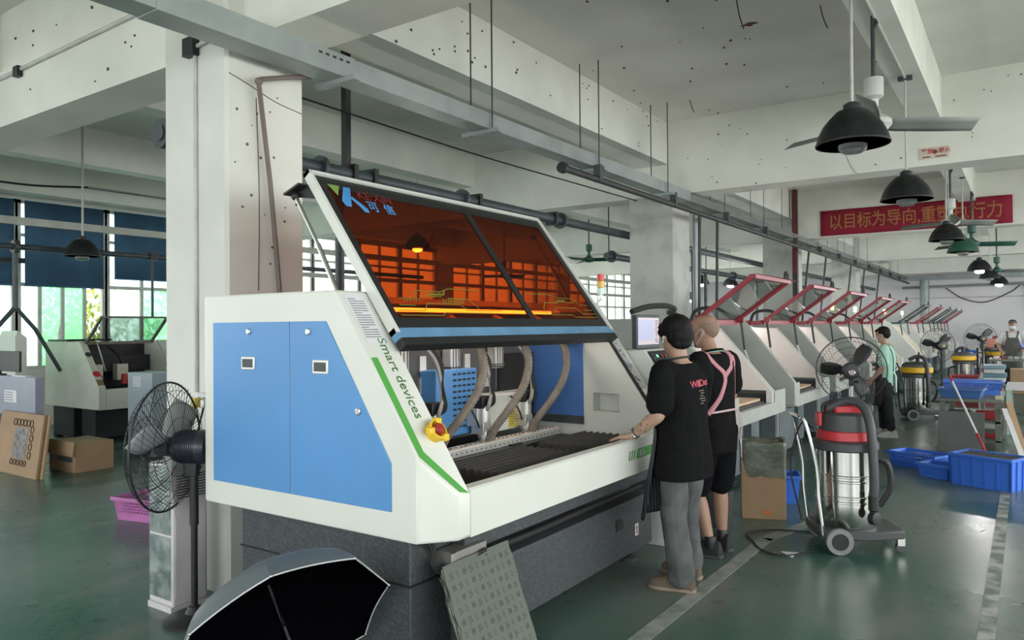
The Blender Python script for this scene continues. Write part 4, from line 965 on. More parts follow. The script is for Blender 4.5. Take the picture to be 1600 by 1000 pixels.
MB().box((-.28, 16.6, .35), (.35, 17.1, .80)).build('carton', M_card, cb, bevel=.006); MB().box((-.26, 16.62, 0), (.33, 17.08, .35)).build('stand', M_tab, cb)
stt = thing('side_stand', 'low grey stand carrying the pile of blue and white boxes', 'stand', (-.5, 16.2, 0))
MB().box((-.72, 15.9, .50), (-.32, 16.5, .53)).build('top', M_tab, stt)
for x in (-.7, -.34):
    for y in (15.93, 16.47): MB().box((x - .02, y - .02, 0), (x + .02, y + .02, .5)).build('leg', M_tab, stt)
for i in range(5):
    c = [(.10, .18, .25), (.6, .62, .65), (.12, .22, .30), (.55, .6, .62), (.2, .3, .38)][i]
    tag(MB().box((-.68 + .02 * (i % 2), 15.95, .53 + i * .075), (-.36 + .02 * (i % 3), 16.4, .60 + i * .075)).build('flat_box', mat('box_tint_%d' % i, c, .5), bevel=.006), ('dark blue', 'white', 'teal', 'pale', 'slate blue')[i] + ' flat box, ' + ('lowest', 'second from the bottom', 'in the middle', 'second from the top', 'topmost')[i] + ' of the pile on the low grey stand', 'box', 'pile of flat boxes')
M_rbin = mat('dull_red_plastic', (.36, .06, .07), .5)
crate('red_bin', 'dull red bin left of the white bottle behind the blue crates', 'bin', (-1.02, 17.6, .0), (.50, .40), .62, 0, M_rbin, holes=False, taper=.9)
crate('red_bin', 'bright red bin right of the white bottle behind the blue crates', 'bin', (-.60, 18.2, .0), (.34, .40), .60, 0, mat('coral_red_plastic', (.50, .10, .10), .5), holes=False, taper=.9)
bt = thing('bottle', 'white bottle standing between the two red bins', 'bottle', (-.75, 17.1, 0))
MB().lathe([(.05, .0), (.05, .60), (.018, .66), (.018, .70)], (-.75, 17.1, 0), n=14).build('body', M_paper, bt); MB().lathe([(.022, .70), (.022, .73)], (-.75, 17.1, 0), n=12).build('cap', M_redp, bt)
rk = thing('bin_rack', 'dark rack holding small blue bins near the far fan', 'rack', (-1.29, 23.6, 0))
for x in (-1.46, -1.12):
    for y in (23.4, 23.8): MB().box((x - .015, y - .015, 0), (x + .015, y + .015, 1.0)).build('post', M_black, rk)
for i in range(3): MB().box((-1.46, 23.4, .30 + i * .25), (-1.12, 23.8, .315 + i * .25)).build('shelf', M_black, rk)
for i in range(3): crate('small_blue_bin', 'small blue bin on the %s shelf of the dark rack near the far wall' % ('lowest', 'middle', 'top')[i], 'bin', (-1.29, 23.60, .315 + i * .25), (.28, .34), .12, 0, M_bcrate, holes=False, group='bins on the dark rack')
tag(MB().box((-1.02, 25.75, .95), (-.70, 26.1, 1.20)).build('coral_carton', mat('coral_card', (.55, .22, .15), .6), bevel=.008), 'coral coloured carton beside the far fan motor', 'box')
tag(MB().box((-.86, 26.15, .95), (-.58, 26.5, 1.28)).build('maroon_carton', mat('maroon_card', (.20, .04, .04), .6), bevel=.008), 'maroon carton standing behind the coral one', 'box')
sb = thing('far_shelf', 'dark shelf unit under the coral and maroon cartons and the blue cloth heap', 'shelf', (-.6, 26.1, 0))
MB().box((-1.05, 25.7, .92), (-.02, 26.55, .95)).build('top', M_black, sb)
for x in (-1.03, -.04):
    for y in (25.72, 26.53): MB().box((x - .015, y - .015, 0), (x + .015, y + .015, .92)).build('post', M_black, sb)
tag(MB().hull([(-.24 + .2 * cos(a) * c, 26.1 + .2 * sin(a) * c, .951 + h) for a in [k * .63 for k in range(10)] for c, h in ((1, 0), (.9, .09), (.5, .17))]).build('blue_cloth_heap', mat('periwinkle_cloth', (.16, .20, .52), .8)), 'heap of periwinkle blue cloth on the far dark shelf', 'cloth')

# ================================================================== left side: grey cabinet, monitor, small machine, cardboard
M_lav = mat('lavender_grey_paint', (.27, .29, .36), .45, var=.05)
lc = thing('grey_cabinet', 'lavender grey steel cabinet with a vent label, cut by the frame edge', 'cabinet', (-9.6, 4.4, 0))
MB().box((-11.2, 4.2, .60), (-9.92, 4.30, 1.085)).build('body', M_lav, lc, bevel=.006)
MB().box((-11.2, 4.21, 0), (-10.05, 4.30, .60)).build('stand', M_dark, lc)
MB().box((-10.76, 4.196, .76), (-10.42, 4.201, .91)).build('vent_plate', M_paper, lc)
q = MB()
for i in range(4): q.box((-10.74, 4.194, .78 + i * .032), (-10.52, 4.197, .795 + i * .032))
q.build('vent_slots', M_lav, lc)
mn = thing('monitor', 'black flat monitor standing on the lavender grey cabinet', 'monitor', (-11.1, 4.5, 1.085))
MB().box((-11.3, 4.23, 1.14), (-10.42, 4.26, 1.40)).build('screen', M_black, mn, bevel=.008); MB().box((-11.12, 4.26, 1.10), (-11.06, 4.285, 1.3)).build('neck', M_black, mn); MB().box((-11.19, 4.21, 1.085), (-10.95, 4.30, 1.105)).build('foot', M_black, mn)
pr_ = thing('white_machine_case', 'white machine case with sloped top behind the black monitor near the window', 'machine', (-12.2, 4.9, 0))
MB().hull([(x, y, z) for x in (-12.5, -11.95) for y in (4.80, 4.95) for z in (.9, 1.56)] + [(x, 4.85, 1.66) for x in (-12.5, -12.0)]).build('case', M_white2, pr_); MB().box((-12.45, 4.82, 0), (-12.0, 4.93, .9)).build('stand', M_dark, pr_)
tag(MB().box((-10.6, 4.21, 1.085), (-10.2, 4.30, 1.10)).build('paper_sheets', M_paper), 'white paper sheets lying on the lavender cabinet beside the monitor', 'paper')
cs = thing('cardboard_sheet', 'brown cardboard sheet with a ring of cut circles leaning on the lavender cabinet', 'sheet', (-9.3, 3.9, 0)); CX = -.28
def cq(x, z, o=0.): return Vector((x - .03 - .60 * z, 3.86 + .40 * z - o, z))
MB().hull([cq(x, z, o) for x in (-10.2, -9.08) for z in (0, .66) for o in (0, -.03)]).build('sheet', M_card, cs)
MB().hull([cq(x, z, o) for x in (-10.1, -9.02) for z in (0, .655) for o in (-.04, -.06)]).build('rear_sheet', M_card, cs)
MB().hull([cq(x, z, o) for x in (-9.75, -9.42) for z in (.17, .50) for o in (.001, .003)]).build('grey_core', mat('grey_fibre', (.20, .19, .19), .8, scale=20, var=.4), cs)
q = MB()
def ringat(x, z, r=.038): q.tube([cq(x + r * cos(2 * pi * i / 14), z + r * sin(2 * pi * i / 14), .003) for i in range(14)], .005, 4, closed=True)
for i in range(6): ringat(-9.78 + i * .085, .555)
for i in range(4): ringat(-9.32, .49 - i * .09)
for i in range(5): ringat(-9.74 + i * .085, .13, .03)
q.build('cut_rings', mat('burnt_edge', (.05, .03, .02), .9), cs)
cbx = thing('small_carton', 'small open cardboard carton behind the leaning cardboard sheet', 'box', (-8.95, 4.5, 0))
MB().box((-9.72, 4.27, 0), (-9.10, 4.72, .34)).build('carton', M_card, cbx, bevel=.004)
MB().hull([(-9.74, 4.26, .36), (-9.08, 4.26, .36), (-9.74, 4.23, .20), (-9.08, 4.23, .20), (-9.74, 4.255, .20), (-9.08, 4.255, .20)]).build('flap', M_card, cbx)
MB().box((-9.5, 4.265, .12), (-9.15, 4.269, .18)).build('dark_tape', M_dark, cbx)
# small white drilling machine by the windows
M_wm = mat('yellowed_white_enamel', (.62, .62, .55), .45, var=.06, scale=3)
sm = thing('small_drilling_machine', 'small yellowed white drilling machine with raised glass lid in front of the green windows', 'machine', (-11.4, 6.2, 0))
sy0, sy1 = 5.50, 7.0
MB().prism([(-12.65, .50), (-11.0, .50), (-11.0, .82), (-11.55, 1.46), (-11.62, 1.49), (-12.65, 1.49)], 'y', sy0, sy0 + .10).build('side_wall', M_wm, sm, bevel=.012)
MB().prism([(-12.65, .50), (-11.0, .50), (-11.0, .82), (-11.55, 1.46), (-11.62, 1.49), (-12.65, 1.49)], 'y', sy1 - .10, sy1).build('side_wall', M_wm, sm, bevel=.012)
MB().box((-11.08, sy0 + .1, .50), (-11.0, sy1 - .1, .80)).build('front_rail', M_wm, sm, bevel=.008)
MB().box((-12.65, sy0 + .1, .50), (-12.3, sy1 - .1, 1.47)).build('rear_housing', M_black, sm)
MB().box((-12.3, sy0 + .1, .60), (-11.08, sy1 - .1, .74)).build('table', M_dark, sm)
MB().box((-12.3, sy0 + .12, 1.0), (-12.1, sy1 - .12, 1.25)).build('gantry', M_black, sm)
for y in (5.95, 6.35):
    q = MB().box((-12.1, y - .09, .86), (-11.95, y + .09, 1.12)).build('spindle_head', M_wm, sm, bevel=.01)
    MB().lathe([(.05, 0), (.05, .14), (.035, .16)], (-11.95, y + .02, .80), n=14).build('spindle_cover', M_redp, q)
    MB().tube(spline([(-12.0, y, 1.12), (-11.9, y - .1, 1.25), (-12.0, y - .15, 1.35), (-12.2, y - .1, 1.38)]), .018, 7).build('hose', M_rubber, sm)
fr_ = MB(); la, lb2 = Vector((-11.56, 0, 1.465)), Vector((-11.1, 0, 1.85)); Y_ = lambda p, y: Vector((p.x, y, p.z))
for y in (5.59, 6.60): fr_.bar(Y_(la, y), Y_(lb2, y), .035, .03)
fr_.bar(Y_(lb2, 5.57), Y_(lb2, 6.62), .035, .03).bar(Y_(la, 5.57), Y_(la, 6.62), .04, .04)
lf = fr_.build('lid_frame', mat('grey_brown_lid', (.12, .105, .10), .5), sm)
MB().hull([Y_(p, y) + Vector((0, 0, d)) for p in (la, lb2) for y in (5.59, 6.60) for d in (0, .005)]).build('lid_pane', M_lid, lf)
for y in (5.72, 6.68): MB().tube([Y_(lerp(la, lb2, .1), y), (-11.25, y, 1.05)], .01, 7).build('gas_strut', M_steel, sm)
def slp(z, y): return Vector((-11.0 - (z - .82) / .64 * .55, y, z))
for z, r, m in ((1.30, .045, M_dark), (1.02, .055, M_redp)): MB().lathe([(r, 0), (r, .004)], slp(z, 5.55), (.76, 0, .65), 20).build('round_badge', m, sm)
MB().plate([slp(z, y) for z, y in ((.94, 5.505), (.94, 5.595), (.86, 5.595), (.86, 5.505))], (.76, 0, .65), .004).build('name_plate', mat('bronze_plate', (.25, .18, .09), .5), sm)
MB().box((-12.6, 5.52, 1.49), (-12.0, 6.2, 1.52)).build('top_tray', M_black, sm)
MB().lathe([(.03, 0), (.03, .10), (.015, .13), (.01, .22)], (-12.4, 5.6, 1.52), n=12).build('air_valve', M_alu, sm)
MB().box((-12.6, 5.6, .04), (-11.95, 6.9, .50)).build('base', mat('navy_black_base', (.015, .018, .024), .5), sm)
MB().box((-11.75, 5.62, .06), (-11.35, 6.9, .50)).build('base', bpy.data.materials['navy_black_base'], sm)
for x in (-12.55, -11.5):
    for y in (5.65, 6.85): MB().box((x - .05, y - .05, 0), (x + .05, y + .05, .06)).build('foot', M_black, sm)
gc = thing('control_cabinet', 'pale blue grey control cabinet with a louvre standing before the small white machine', 'cabinet', (-9.5, 5.4, 0))
MB().box((-9.80, 5.27, .03), (-9.22, 5.62, 1.10)).build('body', mat('pale_blue_grey', (.33, .39, .43), .45, var=.04), gc, bevel=.006)
q = MB()
for i in range(5): q.box((-9.66, 5.262, .92 + i * .028), (-9.46, 5.272, .935 + i * .028))
q.build('louvre', M_paper, gc); MB().box((-9.78, 5.29, 0), (-9.24, 5.60, .03)).build('plinth', M_dark, gc)
# ---- small things by the far end of the big machine
st_ = thing('signal_tower', 'three colour signal light standing on the far end of the big white machine', 'light', (-2.68, 5.09, 1.836))
MB().lathe([(.03, 0), (.03, .015), (.012, .02), (.012, .06)], (-2.68, 5.09, 1.836), n=14).build('stem', M_alu, st_)
for i, (nm, c) in enumerate((('pale_lens', (.62, .75, .75)), ('amber_lens', (.75, .45, .08)), ('red_lens', (.62, .05, .05)))):
    MB().lathe([(.027, 0), (.027, .048), (.025, .05)], (-2.68, 5.09, 1.896 + i * .052), n=18).build('lens', mat(nm, c, .35), st_)
wc = thing('white_container', 'white plastic container on the floor past the granite base, behind the grey jeans', 'container', (-2.3, 5.45, 0))
MB().hull([(x, y, z) for x in (-2.50, -2.24) for y in (5.27, 5.52) for z in (0, .03)] + [(x, y, .26) for x in (-2.47, -2.27) for y in (5.30, 5.49)]).build('body', mat('white_plastic', (.55, .56, .55), .4), wc, bevel=.012)
bgm = mat('thin_clear_plastic_bag', (.42, .40, .42), .3, bump=.8, bscale=25)
pb_ = thing('plastic_bag', 'crumpled pale plastic bag standing on the grey bucket beside the rubbish box', 'bag', (-2.08, 6.15, .30))
rr = random.Random(6); q = MB(); rs = []
for z, r in ((.30, .07), (.36, .085), (.46, .08), (.56, .065), (.64, .03), (.67, .05)): rs.append([(-2.10 + (r + rr.uniform(-.012, .012)) * cos(2 * pi * k / 16), 6.05 + (r + rr.uniform(-.012, .012)) * sin(2 * pi * k / 16), z) for k in range(16)])
q.rings(rs).build('crumpled_film', bgm, pb_, sub=1, ang=180)
bk_ = thing('grey_bucket', 'dark grey bucket on the floor between the bare legs and the rubbish box', 'bucket', (-2.10, 6.05, 0))
MB().lathe([(.085, 0), (.105, .29), (.112, .29), (.112, .30), (.0, .298)], (-2.10, 6.05, 0), n=24).build('pail', M_dark, bk_)
# ================================================================== lamps, fans and pipes under the ceiling
M_shade = mat('black_lamp_enamel', (.010, .011, .012), .45, spec=.35, var=.4, scale=14); M_shadein = mat('white_reflector', (.80, .82, .80), .14, .92); M_rod = mat('pale_rod', (.48, .48, .45), .5)
M_gal = mat('galvanised_steel', (.30, .335, .335), .45, .35, var=.12, scale=3, bump=.05); M_pipe = mat('slate_blue_pipe', (.040, .055, .065), .45, var=.2); M_bulb = sheet_glass('lamp_glass', (.8, .82, .8), gloss=.2, cloud=.6, cloudcol=(.85, .88, .88))
M_greenfan = mat('dark_green_fan', (.02, .09, .06), .4); M_whitefan = mat('white_fan', (.52, .53, .50), .4); M_bladegrey = mat('grey_fan_blade', (.20, .21, .20), .5)
M_bulbon = glow('lit_bulb', (1, .98, .95), 30)
def pendant(x, y, zb, ztop, label, lit=0, s=1.0, group='pendant lamps', shade=None, two=False, inner=None):
    """zb is the rim height"""
    t = thing('pendant_lamp', label, 'lamp', (x, y, ztop), group)
    r = .225 * s; h = .215 * s
    prof = [(r, 0), (r * .93, .06 * s), (r * .80, .12 * s), (r * .62, .17 * s), (r * .42, h), (r * .30, h + .005 * s)]
    sh = MB().lathe([(a + .002, b) for a, b in prof] + [(.055 * s, h + .01 * s), (.055 * s, h + .045 * s), (.03 * s, h + .06 * s)], (x, y, zb), n=36, caps=False).build('lamp_shade', shade or M_shade, t)
    MB().lathe([(a - .004, b) for a, b in prof] + [(.01, h)], (x, y, zb), n=36, caps=False).build('reflector', M_shadein, sh)
    MB().lathe([(r + .004, -.004), (r + .004, .006), (r - .005, .006), (r - .005, -.004)], (x, y, zb), n=36).build('shade_rim', M_shade, sh)
    MB().lathe([(.01, -.062 * s), (.06 * s, -.056 * s), (.088 * s, -.03 * s), (.088 * s, .07 * s), (.06 * s, .09 * s), (.04 * s, .16 * s)], (x, y, zb), n=24).build('bulb', M_bulbon if lit else M_bulb, t)
    MB().tube([(x, y, zb + h + .05 * s), (x, y, ztop)], .010, 8).build('rod', M_rod, t)
    if two: MB().tube([(x + .03, y, zb + h + .05), (x + .035, y, ztop)], .005, 6).build('lamp_cable', M_rod, t)
    MB().lathe([(.04, -.02), (.04, 0)], (x, y, ztop), n=12).build('ceiling_plate', M_dark, t)
    if lit:
        l = light('lamp_light', 'POINT', (0, 0, zb - .08 * s - ztop), lit, (1, .98, .95), size=.07, parent=t)
    return t
LX = -.93
pendant(LX, 5.30, 2.83, 4.0, 'unlit black bell lamp hanging nearest, in front of the ceiling fan blades')
pendant(LX, 7.96, 2.83, 4.0, 'unlit black bell lamp hanging below the red and white no smoking sign')
pendant(LX, 12.2, 2.83, 4.0, 'unlit black bell lamp hanging before the red banner, left of the green one', two=True)
pendant(LX + .09, 14.0, 2.80, 4.0, 'unlit dark green bell lamp just past the red banner', shade=M_greenfan)
pendant(LX + .12, 18.3, 2.75, 4.0, 'lit bell lamp glowing white past the banner, the brighter upper one', 60, two=True)
pendant(LX + .2, 21.0, 2.72, HC, 'unlit grey bell lamp hanging between the two lit lamps by the far wall', s=.95, two=True)
pendant(LX + .3, 24.4, 2.72, HC, 'lit bell lamp hanging lowest on the right in front of the far wall', 60, two=True)
pendant(-7.4, 20.0, 2.80, HC, 'lit bell lamp shining left of the pair above the first red lid', 70, s=.95)
pendant(-6.9, 20.9, 2.78, HC, 'lit bell lamp shining right of the pair above the first red lid', 70, s=.95)
pendant(-10.0, 23.5, 2.55, HC, 'small lit bell lamp glowing low beside the second column', 60, s=.9)
pendant(-4.9, 17.6, 2.30, HC, 'lit bell lamp hanging low between the second and third red lids', 40, s=.7)
pendant(-8.44, 9.47, 2.99, HC, 'lit bell lamp glowing behind the orange pane of the raised hood', 45, s=.95)
pendant(-8.1, 21.0, 2.40, HC, 'lit grey bell lamp behind the signal tower left of the second column', 40, s=.9)
pendant(-10.6, 5.08, 2.67, HC, 'unlit black bell lamp hanging in front of the wide navy blue blind', two=True)
pendant(-8.3, 18.2, 3.05, HC, 'unlit dark bell lamp half hidden behind the second column', s=.9)

def ceiling_fan(x, y, z, ztop, label, rot=0, m=M_whitefan, mb=M_bladegrey, L=.62):
    t = thing('ceiling_fan', label, 'fan', (x, y, ztop), 'ceiling fans')
    MB().lathe([(.03, .11), (.035, .20), (.07, .22), (.07, .36), (.03, .37)] , (x, y, z - .0), n=18).lathe([(.02, -.05), (.09, -.04), (.125, 0), (.125, .035), (.10, .06), (.05, .09), (.04, .12)], (x, y, z), n=28).build('motor', m, t)
    MB().tube([(x, y, z + .35), (x, y, ztop)], .016, 8).build('rod', M_dark, t)
    MB().tube([(x, y, ztop - .12), (x + .03, y, ztop - .06), (x, y, ztop)], .014, 6).build('hook', M_dark, t)
    for k in range(3):
        a = R(rot + 120 * k); d = Vector((cos(a), sin(a), 0)); n = Vector((-sin(a), cos(a), 0))
        G = [[Vector((x, y, z + .01)) + d * (.10 + L * u) + n * (v * w) + Vector((0, 0, -v * .035)) for v in (-1, -.3, .4, 1)] for u, w in ((0, .035), (.12, .055), (.6, .068), (1, .060))]
        MB().grid(G).build('blade', mb, t, solid=.004)
    return t
ceiling_fan(-.945, 6.25, 3.16, 4.0, 'white ceiling fan with grey blades behind the nearest bell lamp', 35, L=.68)
ceiling_fan(-.93, 12.9, 3.15, 4.0, 'white ceiling fan turning in front of the red banner', 40)
ceiling_fan(-.80, 15.6, 3.05, 4.0, 'dark green ceiling fan behind the dark green bell lamp', 25, M_greenfan, M_greenfan)
ceiling_fan(-.62, 22.3, 2.95, HC, 'small grey ceiling fan between the lit lamps near the far wall', 10, M_greenfan, M_bladegrey, .5)
ceiling_fan(-8.3, 15.2, 3.18, 4.5, 'dark green ceiling fan seen between the orange hood and the second column', 20, M_greenfan, M_greenfan, .6)
ceiling_fan(-10.9, 15.5, 2.95, 4.5, 'dark ceiling fan seen through the gap beside the gas strut', 65, M_greenfan, M_dark, .5)
ceiling_fan(-12.6, 4.55, 2.70, 4.5, 'dark ceiling fan at the frame edge in front of the blinds', 70, M_dark, M_dark, .5)

# conduit along the beam soffit that feeds the lamps
cd = thing('lamp_conduit', 'thin white conduit running along the underside of the right beam to the lamps', 'conduit', (LX, 6, 4.0))
MB().tube([(LX, -5.9, 3.985), (LX, 7.96, 3.985)], .013, 8).build('tube', M_rod, cd); MB().box((LX - .06, 7.93, 3.965), (LX + .06, 7.99, 3.999)).build('clip', M_dark, cd)

# signs
sg = thing('warning_sign', 'small white and red no smoking sign on the big beam above the second bell lamp', 'sign', (-.87, 9.94, 3.64))
MB().box((-1.02, 9.935, 3.575), (-.725, 9.949, 3.705)).build('sign_board', mat('sign_cream', (.62, .55, .48), .6), sg)
text('sign_lettering', '严禁', .064, (-1.005, 9.934, 3.655), (1, 0, 0), (0, 0, 1), M_redp, sg, bold=.001); text('sign_lettering', '烟火', .064, (-.83, 9.934, 3.655), (1, 0, 0), (0, 0, 1), M_redp, sg, bold=.001)
MB().lathe([(.026, 0), (.026, .002)], (-.862, 9.934, 3.65), (0, -1, 0), 18).build('flame_mark', mat('sign_brown', (.20, .06, .03), .6), sg)
MB().box((-.99, 9.933, 3.588), (-.91, 9.935, 3.602)).box((-.86, 9.933, 3.588), (-.75, 9.935, 3.602)).build('sign_small_print', bpy.data.materials['sign_brown'], sg)
bn = thing('banner', 'long red cloth banner with golden characters hung across the third beam', 'banner', (-1.9, 16.8, 3.8))
G = [[Vector((-3.60 + 3.395 * i / 20, 16.81 + .012 * sin(i * 1.3), 3.53 + .53 * j / 4)) for j in range(5)] for i in range(21)]
MB().grid(G).build('cloth', mat('crimson_cloth', (.26, .008, .03), .8, var=.06), bn, solid=.004)
bl_ = text_mesh('以目标为导向,重塑执行力', .34, bold=.004)
_xs = [v.co.x for v in bl_.vertices]; bl_.transform(Matrix.Diagonal((3.04 / (max(_xs) - min(_xs)), 1, 1, 1)) @ Matrix.Translation((-min(_xs), 0, 0)))
bl_.transform(Matrix.Translation((-3.41, 16.79, 3.785)) @ Matrix.Rotation(R(90), 4, 'X')); link('banner_lettering', bl_, mat('dull_gold', (.40, .15, .05), .6), bn, smooth=False)
tag(MB().box((.18, YF - .012, 2.98), (.62, YF - .002, 3.1)).build('exit_plate', M_dark), 'small dark plate on the far white wall right of the lit lamps', 'sign')

# ---- cable tray on threaded rods
TXa, TXb, TZ0, TZ1 = -3.98, -3.79, 3.36, 3.50
ct = thing('cable_tray', 'long galvanised cable trunking slung on rods over the machine row', 'cable tray', (-3.9, 10, 4.5))
MB().prism([(TXa, TZ0), (TXb, TZ0), (TXb, TZ1), (TXa, TZ1)], 'y', -5.9, 9.85).build('trunking', M_gal, ct, bevel=.004)
MB().prism([(TXa, TZ0), (TXb, TZ0), (TXb, TZ1 - .03), (TXb - .01, TZ1 - .03), (TXb - .01, TZ0 + .01), (TXa + .01, TZ0 + .01), (TXa + .01, TZ1 - .03), (TXa, TZ1 - .03)], 'y', 9.85, 32.3).build('trunking', mat('dull_galvanised', (.16, .175, .17), .5, .3), ct)
MB().box((TXa - .01, 2.2, TZ0 - .006), (TXb + .006, 3.62, TZ1 + .004)).build('cover_plate', M_gal, ct, bevel=.003)
for y in (3.55, 5.2, 7.15, 9.02):
    b = MB().box((TXa - .10, y - .03, TZ0 - .035), (TXb + .10, y + .03, TZ0 - .002)).build('hanger_bar', M_gal, ct)
    for x in (TXa - .02, TXb + .02) if y > 4 else (): MB().tube([(x, y, TZ0 - .04), (x, y, HC)], .007, 6).build('hanger_rod', M_dark, ct)
for i in range(10):
    y = 11.2 + i * 2.05; MB().box((TXa - .08, y - .03, TZ0 - .03), (TXb + .08, y + .03, TZ0)).build('hanger_bar', M_gal, ct)
    for x in (TXa - .02, TXb + .02): MB().tube([(x, y, TZ0), (x, y, HC)], .006, 6).build('hanger_rod', M_dark, ct)
q = MB()
for i in range(5): q.box((TXb + .004, 3.30 + i * .06, TZ1 - .045), (TXb + .0075, 3.33 + i * .06, TZ1 - .03))
q.build('punched_holes', M_black, ct)
M_lamph = mat('black_lamp_rail', (.02, .021, .023), .5)
lr = thing('pipe_rail', 'dark pipe rail with drop pipes running along below the cable trunking', 'pipe', (-3.7, 12, 3.2))
MB().tube([(-3.72, 6.3, 3.205), (-3.72, 32, 3.205)], .036, 10).build('rail', M_lamph, lr)
MB().lathe([(.055, 0), (.055, .05)], (-3.72, 6.27, 3.205), (0, 1, 0), 16).build('end_cap', M_lamph, lr)
for i in range(12): MB().box((-3.76, 7.0 + i * 2.05, 3.18), (-3.68, 7.06 + i * 2.05, 3.36)).build('bracket', M_dark, lr)
for y in (10.0, 10.72, 16.3, 17.9, 20.8, 22.7, 25.2): MB().tube([(-3.72, y, 3.2), (-3.9 if y > 11 else -3.78, y + .1, 1.72)], .022, 7).build('drop_pipe', M_lamph, lr)

# ---- slate blue pipe behind the columns, with drops and flanges
pp = thing('air_pipe', 'slate blue air pipe running behind the columns with flanged joints', 'pipe', (-4.98, 10, 3.03))
PX, PZ = -4.98, 3.03
MB().tube([(PX, 2.90, PZ), (PX, 32.5, PZ)], .058, 14).build('main_pipe', M_pipe, pp)
for y in (2.93, 4.35, 6.3, 8.35, 11.3): MB().lathe([(.105, -.02), (.105, .02)], (PX, y, PZ), (0, 1, 0), 20).build('flange', M_pipe, pp)
for y in (4.70, 4.95, 6.55, 8.15):
    MB().box((PX - .08, y - .025, PZ - .08), (PX + .08, y + .025, PZ + .085)).build('pipe_clamp', M_black, pp)
MB().box((PX - .03, 4.62, PZ), (PX + .03, 4.68, HC - .004)).build('support_post', M_black, pp)
for y in (4.66, 13.3, 20.5): 
    d = MB().tube([(PX - .1, y, PZ), (PX - .1, y, 1.9)], .04, 10).build('drop_pipe', M_pipe, pp)
    for s in (-1, 1): MB().tube([(PX - .1, y, 1.92), (PX - .1, y + s * .22, 1.6)], .034, 8).build('branch', M_pipe, d)
p2 = thing('rear_pipe', 'second slate pipe on drop pipes further back past the second column', 'pipe', (-6.5, 16, 2.9))
MB().tube([(-6.2, 12.0, 2.92), (-6.2, 32.5, 2.92)], .06, 12).build('main_pipe', M_pipe, p2)
for y in (13.4, 17.0, 21.0): MB().tube([(-6.2, y, 2.92), (-6.2, y, 1.3)], .045, 10).build('drop_pipe', M_pipe, p2)
for y, zt in ((12.1, HC), (17.05, 3.5), (24.05, 3.5)): MB().tube([(-6.2, y, 2.92), (-6.2, y, zt)], .012, 6).build('hanger_rod', M_dark, p2)
for y in (12.2, 15.5, 19): MB().lathe([(.11, -.02), (.11, .02)], (-6.2, y, 2.92), (0, 1, 0), 18).build('flange', M_pipe, p2)
p3 = thing('window_pipe', 'thin slate pipe running in front of the blinds with forked drops', 'pipe', (-11, 6, 2.75))
MB().tube([(-11.0, 3.0, 2.77), (-11.0, 12.5, 2.77)], .04, 10).build('main_pipe', M_pipe, p3)
MB().tube([(-11.0, 4.42, 2.77), (-11.0, 4.42, 1.95)], .035, 9).build('drop_pipe', M_pipe, p3)
MB().tube([(-11.0, 4.42, 1.97), (-11.0, 4.22, 1.72)], .03, 8).tube([(-11.0, 4.42, 1.97), (-11.0, 4.66, 1.68), (-11.0, 4.98, 1.10)], .027, 8).build('branch', M_pipe, p3)
MB().tube([(-11.0, 6.30, 2.77), (-11.0, 6.30, 1.85)], .02, 8).build('drop_pipe', M_pipe, p3)
MB().box((-11.06, 6.24, 2.72), (-10.94, 6.37, 2.84)).build('pipe_clamp', M_black, p3); MB().lathe([(.09, -.03), (.09, .03)], (-11.0, 4.42, 2.77), (0, 1, 0), 16).build('flange', M_dark, p3)
# far red and black upright ducts by the third column
ud = thing('fire_pipe', 'dark red upright pipe standing beside the third column', 'pipe', (-3.95, 16.3, 0))
MB().box((-4.09, 16.42, 2.75), (-3.99, 16.54, HC)).build('upper_pipe', mat('oxide_red', (.10, .015, .012), .5), ud); MB().box((-4.09, 16.42, 0), (-3.99, 16.54, 2.75)).build('lower_pipe', M_lamph, ud)
for x0, y0, lab in ((-4.05, 10.70, 'grey upright conduit clipped to the corner of the second column'), (-3.2, 32.2, 'grey steel post standing against the far wall behind the row end')):
    tag(MB().tube([(x0, y0, 0), (x0, y0, 3.3)], .04 if y0 < 20 else .16, 10).build('upright_conduit', M_gal), lab, 'conduit')
ft = thing('far_trunking', 'grey cable trunking running across the far wall under the beam', 'cable tray', (0, 32.6, 3.4))
MB().box((-4, 32.45, 3.32), (6.9, 32.65, 3.50)).build('trunking', M_gal, ft); MB().tube([(-4, 32.6, 3.05), (6.9, 32.6, 3.16)], .05, 8).build('pipe', M_gal, ft)
hc = thing('hanging_cable', 'grey cable drooping in a loop on the far white wall', 'cable', (0, 32.9, 3.0))
MB().tube(spline([(-2.6, 32.95, 3.05), (-2.0, 32.95, 2.6), (-1.3, 32.95, 2.45), (-.5, 32.95, 2.8), (-.1, 32.95, 3.05), (.0, 32.95, 2.0), (.5, 32.95, .9)]), .02, 6).build('cable_run', M_dark, hc)

# ---- conduits, boxes and the bent pipe on the first column and beam
c1 = thing('beam_conduit', 'white conduit with a black junction box along the first beam and down the column', 'conduit', (-6, 2.93, 3.9))
MB().tube([(-9.5, 2.935, 3.90), (-4.95, 2.935, 3.965)], .017, 8).build('tube', M_rod, c1)
MB().tube([(-4.45, 2.815, 3.47), (-3.98, 2.815, 3.52)], .014, 8).tube([(-4.435, 2.815, 3.47), (-4.435, 2.815, 4.5)], .010, 8).tube([(-4.41, 2.818, 3.44), (-4.41, 2.818, 1.25)], .013, 8).build('tube', M_rod, c1)
MB().box((-7.27, 2.90, 3.87), (-7.18, 2.945, 3.96)).build('junction_box', M_black, c1, bevel=.004); MB().box((-4.50, 2.78, 3.42), (-4.38, 2.83, 3.54)).build('junction_box', M_black, c1, bevel=.004)
bp_ = thing('bent_pipe', 'brown bent pipe coming off the trunking and running down the column face', 'pipe', (-4.05, 3.05, 3.2))
